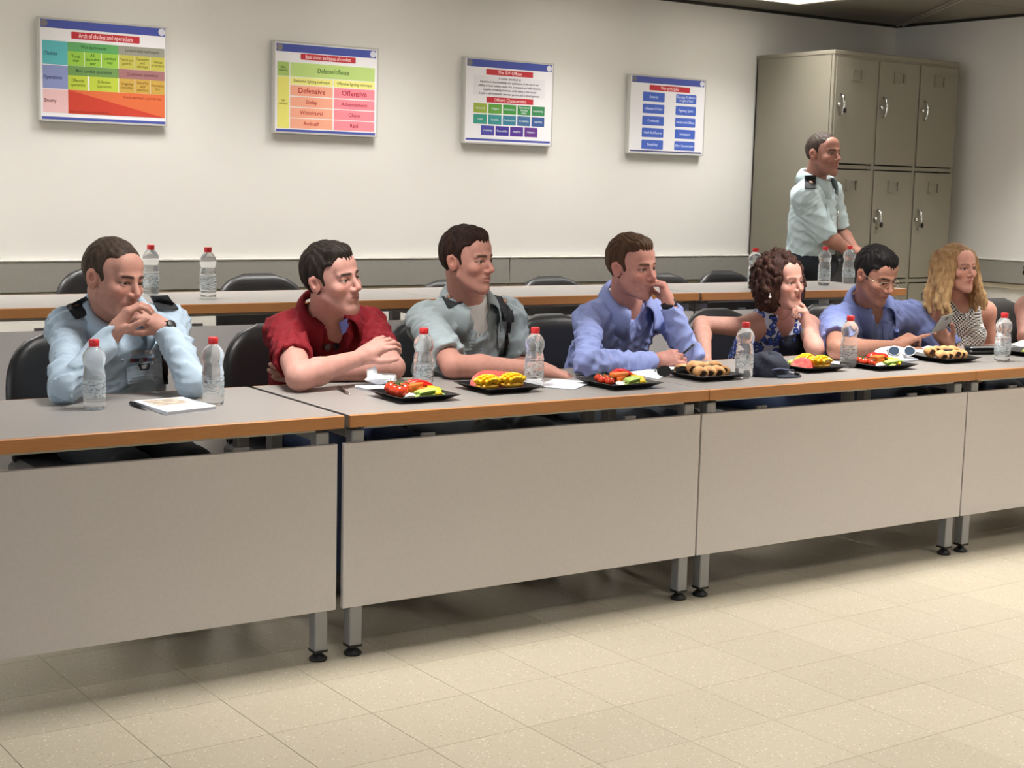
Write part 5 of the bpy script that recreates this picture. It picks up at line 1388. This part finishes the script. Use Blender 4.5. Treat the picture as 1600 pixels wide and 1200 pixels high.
p.patch('shirt', [(214, 568), (234, 567), (231, 577), (217, 578)], 'unit_badge', mat('dark_badge', srgb(38, 40, 44), rough=.4), 4, 3, .005, .0015); p.patch('shirt', [(219, 570), (229, 569), (227, 575), (221, 576)], 'badge_emblem', M_silver, 3, 3, .007, .001)
watch(p, 1, dial=(266, 509), back=-.002, w=.024); p.patch('shirt', [(252, 553), (258, 553), (262, 600), (255, 600)], 'lanyard', M_black, 2, 8, .006, .003)
buttons(p, [(191, 562), (189, 590)])

# 2 -- man in the dark red polo, arms folded on the table
O = at(519, 434, 4.60)
p = Person('man in dark red polo shirt with folded arms on the table', O,
           dict(yaw=21, pitch=3, roll=9, skin=(196, 146, 128), stubble=.25, hairline=.066, brow=(50, 40, 36), gaze=(.003, .0015), jaw=1.06),
           at(508, 497, 4.74), at(446, 520, 4.77), at(574, 512, 4.80), np.array([2.60, 4.98, .55]),
           [dict(E=on(468, 590, .797), W=at(562, 559, 4.42), slen=.60, ra=.052, rf=.044, hand=dict(d=iv(.80, .50, .15), n=iv(.40, -.40, .85), side=-1, curl=(.45, .65, .5), spread=.10, thumb=(.5, .6, .2))),
            dict(E=on(613, 574, .797), W=at(486, 584, 4.58), slen=.60, ra=.052, rf=.044, hand=dict(d=iv(-.95, .05, .2), n=iv(.0, .5, .8), side=1, curl=(.2, .3, .2), spread=.12, thumb=(.5, .6, .2)))], 2, ROW)
p.body(torso=1.08); p.hair('short', H_dark); p.shirt(M_red, name='polo_shirt', sleeves=('short', 'short'), v=.09, vw=.026, sleeve_r=.064, wr=.0125, belly=1.12, chest=1.06)
p.collar(M_red, open_=.62); legs(p, 2.60, 4.98, M_jean)
p.patch('skin', [(526, 502), (538, 497), (542, 513), (531, 521)], 'collar_lining', mat('blue_lining', srgb(120, 140, 220), rough=.7), 4, 4, .014, .002)
h, n = p.hit('shirt', 516, 540)
if h is not None:
    sunglasses('sunglasses', 'dark sunglasses hanging from the neckline of the red polo shirt', (h + n * .012 - np.array([.0, 0, .02])), .35, .62, M_black, M_lens, .0)

# 3 -- upright officer with rolled sleeves
O = at(731, 405, 4.74)
p = Person('upright officer in grey green uniform with rolled sleeves', O,
           dict(yaw=19, pitch=0, roll=2, skin=(192, 140, 120), stubble=.2, hairline=.070, brow=(70, 52, 42), gaze=(.003, 0), neck=.060),
           at(728, 480, 4.84), at(664, 503, 4.84), at(792, 494, 4.92), np.array([3.20, 5.02, .55]),
           [dict(E=on(708, 572, .797), W=at(848, 578, 4.375), slen=.80, ra=.052, rf=.043, rw=.028, hand=dict(d=iv(.88, -.25, .1), n=np.array([.1, .1, -1.0]), side=1, curl=(.25, .25, .2), spread=.12, thumb=(.4, .8, .2))),
            dict(E=at(812, 566, 4.86), W=at(790, 618, 4.62), slen=.82, hand=dict(d=iv(-.5, -.3, -.5), n=np.array([0, 0, -1.0]), side=-1))], 3, ROW)
p.body(torso=1.04); p.hair('short', hair_mat('deep_brown_hair', (32, 20, 17), (52, 34, 28))); p.shirt(M_grn, sleeves=('rolled', 'rolled'), v=.08, vw=.024, sleeve_r=.066, wr=.0125, belly=1.05)
p.collar(M_grn, open_=.66, tip=.04); legs(p, 3.20, 5.0, M_trou)
epaulette(p, [(690, 464), (712, 450), (726, 472), (700, 482)], (702, 467)); epaulette(p, [(765, 462), (782, 466), (796, 486), (778, 484)], (786, 472))
p.shirt(mat('white_undershirt', srgb(222, 220, 216), rough=.8), name='undershirt', sleeves=('none', 'none'), armhole=1, v=0, neck=.062, grow=.0, chest=.90, belly=.85, wr=.002, h=.008, key='under')
p.patch('shirt', [(716, 520), (738, 516), (741, 545), (720, 548)], 'breast_pocket', M_grn, 6, 6, .004, .002); p.patch('shirt', [(776, 512), (796, 514), (796, 545), (778, 543)], 'breast_pocket', M_grn, 6, 6, .004, .002)
p.patch('shirt', [(720, 518), (731, 516), (728, 523), (722, 524)], 'wings_badge', M_epau, 4, 3, .008, .001)
p.patch('shirt', [(778, 484), (796, 486), (798, 502), (784, 502)], 'lanyard_knot', M_epau, 4, 4, .012, .006); p.patch('shirt', [(793, 498), (799, 498), (791, 556), (786, 556)], 'lanyard', M_black, 2, 8, .008, .003)
buttons(p, [(749, 522), (750, 546)])

# 4 -- man in blue shirt, chin on his hand, pen in the other
O = at(988, 415, 4.62)
p = Person('man in blue shirt resting his mouth on his hand, holding a pen', O,
           dict(yaw=9, pitch=-4, roll=4, skin=(196, 140, 122), stubble=.3, hairline=.078, temple=.010, brow=(86, 62, 48), gaze=(.003, .001), jaw=1.06, neck=.056),
           at(974, 477, 4.76), at(922, 502, 4.78), at(1040, 494, 4.84), np.array([3.92, 5.0, .55]),
           [dict(E=on(917, 566, .80), W=at(1020, 566, 4.43), cuff=.02, ra=.05, hand=dict(d=iv(.88, .22, .0), n=iv(.15, -.5, .85), side=-1, curl=(.6, .9, .5), spread=.03, thumb=(.3, .8, .5))),
            dict(E=on(1078, 552, .80), W=at(1046, 478, 4.48), cuff=.02, hand=dict(d=iv(-.28, .92, .05), n=iv(-.90, -.35, .25), side=-1, curl=(1.05, .45, .25), spread=.06, thumb=(.4, .7, .6)))], 4, ROW)
p.body(torso=1.05); p.hair('short', H_brown); p.shirt(M_blue, v=.06, vw=.018, sleeve_r=.058, wr=.0125, belly=1.05)
p.collar(M_blue, open_=.55, tip=.035); legs(p, 3.92, 5.0, M_trou)
watch(p, 0, mat('bead_bracelet', srgb(70, 58, 52), rough=.3), back=-.004, w=.012); watch(p, 1, M_strap, back=-.004, w=.030, r=.029)
A_, B_2 = at(1068, 552, 4.36), at(1090, 533, 4.38)
t = thing('pen', 'black pen held in the fingers of the man resting his mouth on his hand', 'pen', tuple(A_)); D_ = B_2 - A_
MB().tube([D_ * 0, D_ * .7], [.004, .0045], 10).build('barrel', M_black, t); MB().tube([D_ * .7, D_], [.0045, .0012], 10).build('tip', M_chrome, t)

# 5 -- curly haired woman, finger on her chin
O = at(1222, 440, 4.66)
p = Person('woman with dark curly hair in blue floral dress, finger on chin', O,
           dict(yaw=2, pitch=3, roll=4, s=.95, fem=1, skin=(200, 150, 130), lip=(170, 90, 88), lipk=.8, brow=(70, 50, 42), browk=.75, gaze=(.003, .002), jaw=.96, neck=.048, nose=.95),
           at(1213, 497, 4.78), at(1177, 512, 4.80), at(1262, 512, 4.84), np.array([4.84, 5.0, .55]),
           [dict(E=at(1096, 507, 4.90), W=at(1102, 566, 4.60), ra=.043, rf=.037, hand=dict(d=iv(.1, -.8, -.5), n=iv(.8, 0, .5), side=1)),
            dict(E=on(1274, 546, .79), W=at(1262, 516, 4.50), ra=.043, rf=.036, rw=.023, hand=dict(d=iv(-.12, .95, .1), n=iv(-.92, -.1, .35), side=-1, s=.92, curls=((.35, .45, .3), (1.1, 1.0, .5), (1.2, 1.1, .6), (1.25, 1.1, .6)), spread=.04, thumb=(.4, .7, .5)))], 5, ROW)
p.body(torso=.95); p.hair('curly', H_curl)
M_floral = bpy.data.materials.new('floral_print'); M_floral.use_nodes = True
nt = M_floral.node_tree; N = nt.nodes; Lk = nt.links; b = N['Principled BSDF']; b.inputs['Roughness'].default_value = .7
tc = N.new('ShaderNodeTexCoord'); vo = N.new('ShaderNodeTexVoronoi'); vo.inputs['Scale'].default_value = 38; nz = N.new('ShaderNodeTexNoise'); nz.inputs['Scale'].default_value = 30
Lk.new(tc.outputs['Object'], vo.inputs['Vector']); Lk.new(tc.outputs['Object'], nz.inputs['Vector'])
ad = N.new('ShaderNodeMath'); ad.operation = 'MULTIPLY_ADD'; ad.inputs[1].default_value = .7; Lk.new(nz.outputs[0], ad.inputs[0]); Lk.new(vo.outputs['Distance'], ad.inputs[2])
rp = N.new('ShaderNodeValToRGB'); rp.color_ramp.interpolation = 'CONSTANT'; cr = rp.color_ramp
cr.elements[0].color = (*srgb(190, 200, 226), 1); cr.elements[1].position = .62; cr.elements[1].color = (*srgb(28, 32, 58), 1)
for pos, c in ((.52, (70, 104, 196)), (.72, (58, 88, 190)), (.86, (24, 28, 50)), (.97, (200, 206, 226))): e = cr.elements.new(pos); e.color = (*srgb(*c), 1)
Lk.new(ad.outputs[0], rp.inputs[0]); Lk.new(rp.outputs[0], b.inputs['Base Color'])
p.shirt(M_floral, name='dress', sleeves=('none', 'none'), armhole=1, v=.08, vw=.035, neck=.066, wr=.005, bust=1, grow=.010, chest=.92, belly=.98)
p.patch('shirt', [(1218, 528), (1250, 520), (1258, 556), (1216, 556)], 'navy_front', mat('navy_front', srgb(24, 26, 44), rough=.75), 8, 8, .003, .002)
legs(p, 4.84, 5.0, M_jean)
h = at(1203, 464, 4.60); MB().ball(h, .006, 10, 7).tube([h + np.array([0, 0, .006]), h + np.array([0, 0, .016])], .001, 5).build('earring', mat('pearl', srgb(236, 228, 220), rough=.2), p.root)
pts = [p.hit('skin', x, y) for x, y in ((1206, 482), (1210, 490), (1216, 497), (1222, 500), (1228, 497), (1232, 490))]; pts = [h_ + n_ * .002 for h_, n_ in pts if h_ is not None]
if len(pts) > 2: MB().tube(pts, .0012, 5).build('necklace', M_gold, p.root)
watch(p, 1, M_silver, back=.010, w=.016, r=.0245)

# 6 -- man with glasses looking down at his phone
O = at(1369, 428, 4.64)
p = Person('man in short sleeved blue shirt with glasses looking down at a phone', O,
           dict(yaw=-3, pitch=-22, roll=2, skin=(170, 122, 98), stubble=.35, hairline=.062, brow=(30, 24, 22), gaze=(.001, -.004), jaw=1.04, nose=1.08, neck=.054),
           at(1354, 480, 4.79), at(1305, 505, 4.82), at(1420, 494, 4.88), np.array([5.52, 5.02, .55]),
           [dict(E=on(1308, 546, .80), W=at(1398, 541, 4.52), slen=.68, ra=.048, rf=.041, hand=dict(d=iv(.85, .45, .05), n=iv(.35, -.75, .5), side=-1, curls=((.1, .15, .1), (.9, 1.0, .5), (1.0, 1.1, .6), (1.1, 1.1, .6)), spread=.03, thumb=(.4, .7, .5))),
            dict(E=at(1505, 562, 4.74), W=at(1484, 541, 4.50), slen=.70, ra=.048, rf=.041, hand=dict(d=iv(-.50, .60, -.2), n=iv(-.2, .3, -.95), side=1, curl=(.6, .7, .5), spread=.05, thumb=(.5, .7, .5)))], 6, ROW)
p.body(torso=1.05); p.hair('short', H_black); p.shirt(M_blue2, sleeves=('short', 'short'), v=.09, vw=.024, sleeve_r=.068, wr=.010, belly=1.06, grow=.022)
p.collar(M_blue2, open_=.55, tip=.035); legs(p, 5.52, 5.0, M_dark); watch(p, 1, M_strap, back=.004)
p.patch('shirt', [(1378, 504), (1402, 500), (1404, 528), (1380, 530)], 'breast_pocket', M_blue2, 6, 6, .004, .002); buttons(p, [(1368, 508), (1369, 530)])
# glasses
L = lambda a, b_, c: p.O + p.R @ np.array([a, b_, c]); gm = mat('thin_gold_wire', srgb(190, 176, 150), rough=.3, metal=.8); g = MB()
for q in (-1, 1):
    V = [L(q * .033 + .0245 * math.cos(a), .103 - .010 * abs(math.cos(a)) * (1 if q * math.cos(a) > 0 else 0), -.007 + .0145 * math.sin(a)) for a in np.linspace(0, 2 * math.pi, 19)]
    g.tube(V, .0011, 6, cap=False); g.tube([L(q * .058, .095, -.003), L(q * .076, .05, .000), L(q * .082, -.005, .002), L(q * .081, -.018, -.010)], .0013, 6)
g.tube([L(-.0085, .104, -.005), L(0, .107, -.003), L(.0085, .104, -.005)], .0011, 6); sg = g.build('spectacles', gm, p.root); sg['kind'] = 'stuff'; del sg['kind']
PX = unit(iv(.92, .25, .25)); PY = iv(.10, .48, -.86); PY = unit(PY - PX * (PY @ PX))
ph = at(1473, 505, 4.44); R_ = np.stack([PX, PY, np.cross(PX, PY)], axis=1)
t = thing('mobile_phone', 'grey mobile phone held up by the man with glasses', 'phone', tuple(ph)); 
MB().box((0, 0, 0), (.070, .140, .008), R_, bev=.003).build('case', mat('grey_phone', srgb(140, 138, 130), rough=.4, metal=.3), t); MB().box(R_ @ np.array([0, 0, -.0045]), (.064, .130, .001), R_).build('screen', mat('phone_screen', srgb(20, 22, 26), rough=.1), t)
MB().box(R_ @ np.array([.0, .045, .0045]), (.012, .020, .0015), R_).build('camera_lens', M_black, t)

# 7 -- blonde woman in checked dress
O = at(1496, 418, 4.72)
p = Person('blonde woman with long wavy hair in black and white checked top', O,
           dict(yaw=-9, pitch=2, roll=2, s=.93, fem=1, skin=(198, 144, 122), lip=(170, 92, 86), lipk=.8, brow=(90, 64, 46), browk=.8, gaze=(.003, .001), jaw=.94, neck=.046, nose=.92),
           at(1492, 472, 4.80), at(1462, 490, 4.82), at(1538, 488, 4.87), np.array([6.18, 5.0, .55]),
           [dict(E=at(1462, 556, 4.80), W=at(1490, 570, 4.60), ra=.042, rf=.036), dict(E=at(1549, 556, 4.84), W=at(1530, 590, 4.62), ra=.042, rf=.036)], 7, ROW)
p.body(torso=.92); p.hair('long', H_blond)
M_check = bpy.data.materials.new('checked_cloth'); M_check.use_nodes = True
nt = M_check.node_tree; N = nt.nodes; Lk = nt.links; b = N['Principled BSDF']; b.inputs['Roughness'].default_value = .8
tc = N.new('ShaderNodeTexCoord'); mp = N.new('ShaderNodeMapping'); mp.inputs['Rotation'].default_value = (0, 0, .5); Lk.new(tc.outputs['Object'], mp.inputs[0])
ck = N.new('ShaderNodeTexChecker'); ck.inputs['Scale'].default_value = 125; ck.inputs[1].default_value = (*srgb(232, 230, 226), 1); ck.inputs[2].default_value = (*srgb(26, 26, 32), 1)
Lk.new(mp.outputs[0], ck.inputs[0]); Lk.new(ck.outputs[0], b.inputs['Base Color'])
p.shirt(M_check, name='sleeveless_top', sleeves=('none', 'none'), armhole=1, v=.03, vw=.03, neck=.070, wr=.005, bust=1, grow=.008, chest=.90, belly=.94); legs(p, 6.18, 5.0, M_dark)

# 8 -- person cut by the picture edge
O = at(1648, 425, 4.72)
p = Person('person with bare arm and dark curls cut off by the picture edge', O,
           dict(yaw=35, s=.95, fem=1, skin=(206, 156, 138), brow=(60, 44, 38), neck=.048),
           at(1645, 485, 4.80), at(1606, 482, 4.80), at(1690, 480, 4.86), np.array([6.84, 5.0, .55]),
           [dict(E=at(1604, 526, 4.70), W=at(1650, 545, 4.55), ra=.055, rf=.044), dict(E=at(1715, 540, 4.85), W=at(1680, 560, 4.62), ra=.05, rf=.04)], 8, ROW)
p.body(torso=1.0); p.hair('curly', H_curl); p.shirt(mat('black_top', srgb(28, 26, 28), rough=.8), name='sleeveless_top', sleeves=('none', 'none'), armhole=1, v=.08, neck=.09, wr=.005, bust=1, grow=.010); legs(p, 6.84, 5.0, M_dark)

# 9 -- standing officer by the lockers
O = at(1287, 240, 6.12)
gx = 6.40
p = Person('standing officer in pale uniform leaning on a chair by the lockers', O,
           dict(yaw=3, pitch=2, roll=0, skin=(170, 122, 102), stubble=.4, hairline=.072, brow=(40, 30, 28), gaze=(.003, 0), neck=.060),
           at(1272, 288, 6.20), at(1256, 308, 6.12), at(1296, 300, 6.38), at(1262, 412, 6.25),
           [dict(E=at(1292, 370, 6.03), W=at(1331, 394, 6.08), slen=.95, ra=.050, rf=.043, hand=dict(d=iv(.8, -.1, .3), n=np.array([.0, .1, -1.0]), side=1, curl=(.4, .5, .4), spread=.08, thumb=(.4, .7, .3))),
            dict(E=at(1312, 362, 6.36), W=at(1338, 392, 6.20), slen=.80, ra=.050, rf=.043, hand=dict(d=iv(.7, -.2, -.3), n=np.array([.0, .1, -1.0]), side=-1, curl=(.4, .5, .4), spread=.08, thumb=(.4, .7, .3)))], 9)
p.body(torso=1.0); p.hair('buzz', hair_mat('grey_brown_crop', (46, 38, 34), (72, 62, 56))); p.shirt(M_pale, sleeves=('short', 'short'), v=.10, vw=.028, sleeve_r=.066, wr=.007, belly=1.02)
p.collar(M_pale, open_=.55); p.trousers(M_dark, [np.array([6.38, 6.22, .62]), np.array([6.52, 6.32, .62])], [np.array([6.36, 6.24, STEP_Z + .085]), np.array([6.50, 6.36, STEP_Z + .085])], r=.105, hips=(.215, .175, .13))
epaulette(p, [(1257, 275), (1275, 275), (1273, 296), (1257, 295)], (1266, 287)); p.patch('shirt', [(1290, 318), (1302, 314), (1304, 336), (1292, 340)], 'breast_pocket', M_pale, 5, 5, .004, .002)
# move every person's root to the floor under the hips
for persons in [o for o in bpy.data.objects if o.parent is None and o.name.split('.')[0] == 'person']:
    bb = [v for ch in persons.children if ch.name.split('.')[0] == 'trousers' for v in ch.bound_box]
    base = Vector((sum(v[0] for v in bb) / len(bb), sum(v[1] for v in bb) / len(bb), min(v[2] for v in bb)))
    for ch in persons.children: ch.location = ch.location - base
    persons.location = base
flush_text()
bpy.context.view_layer.update()
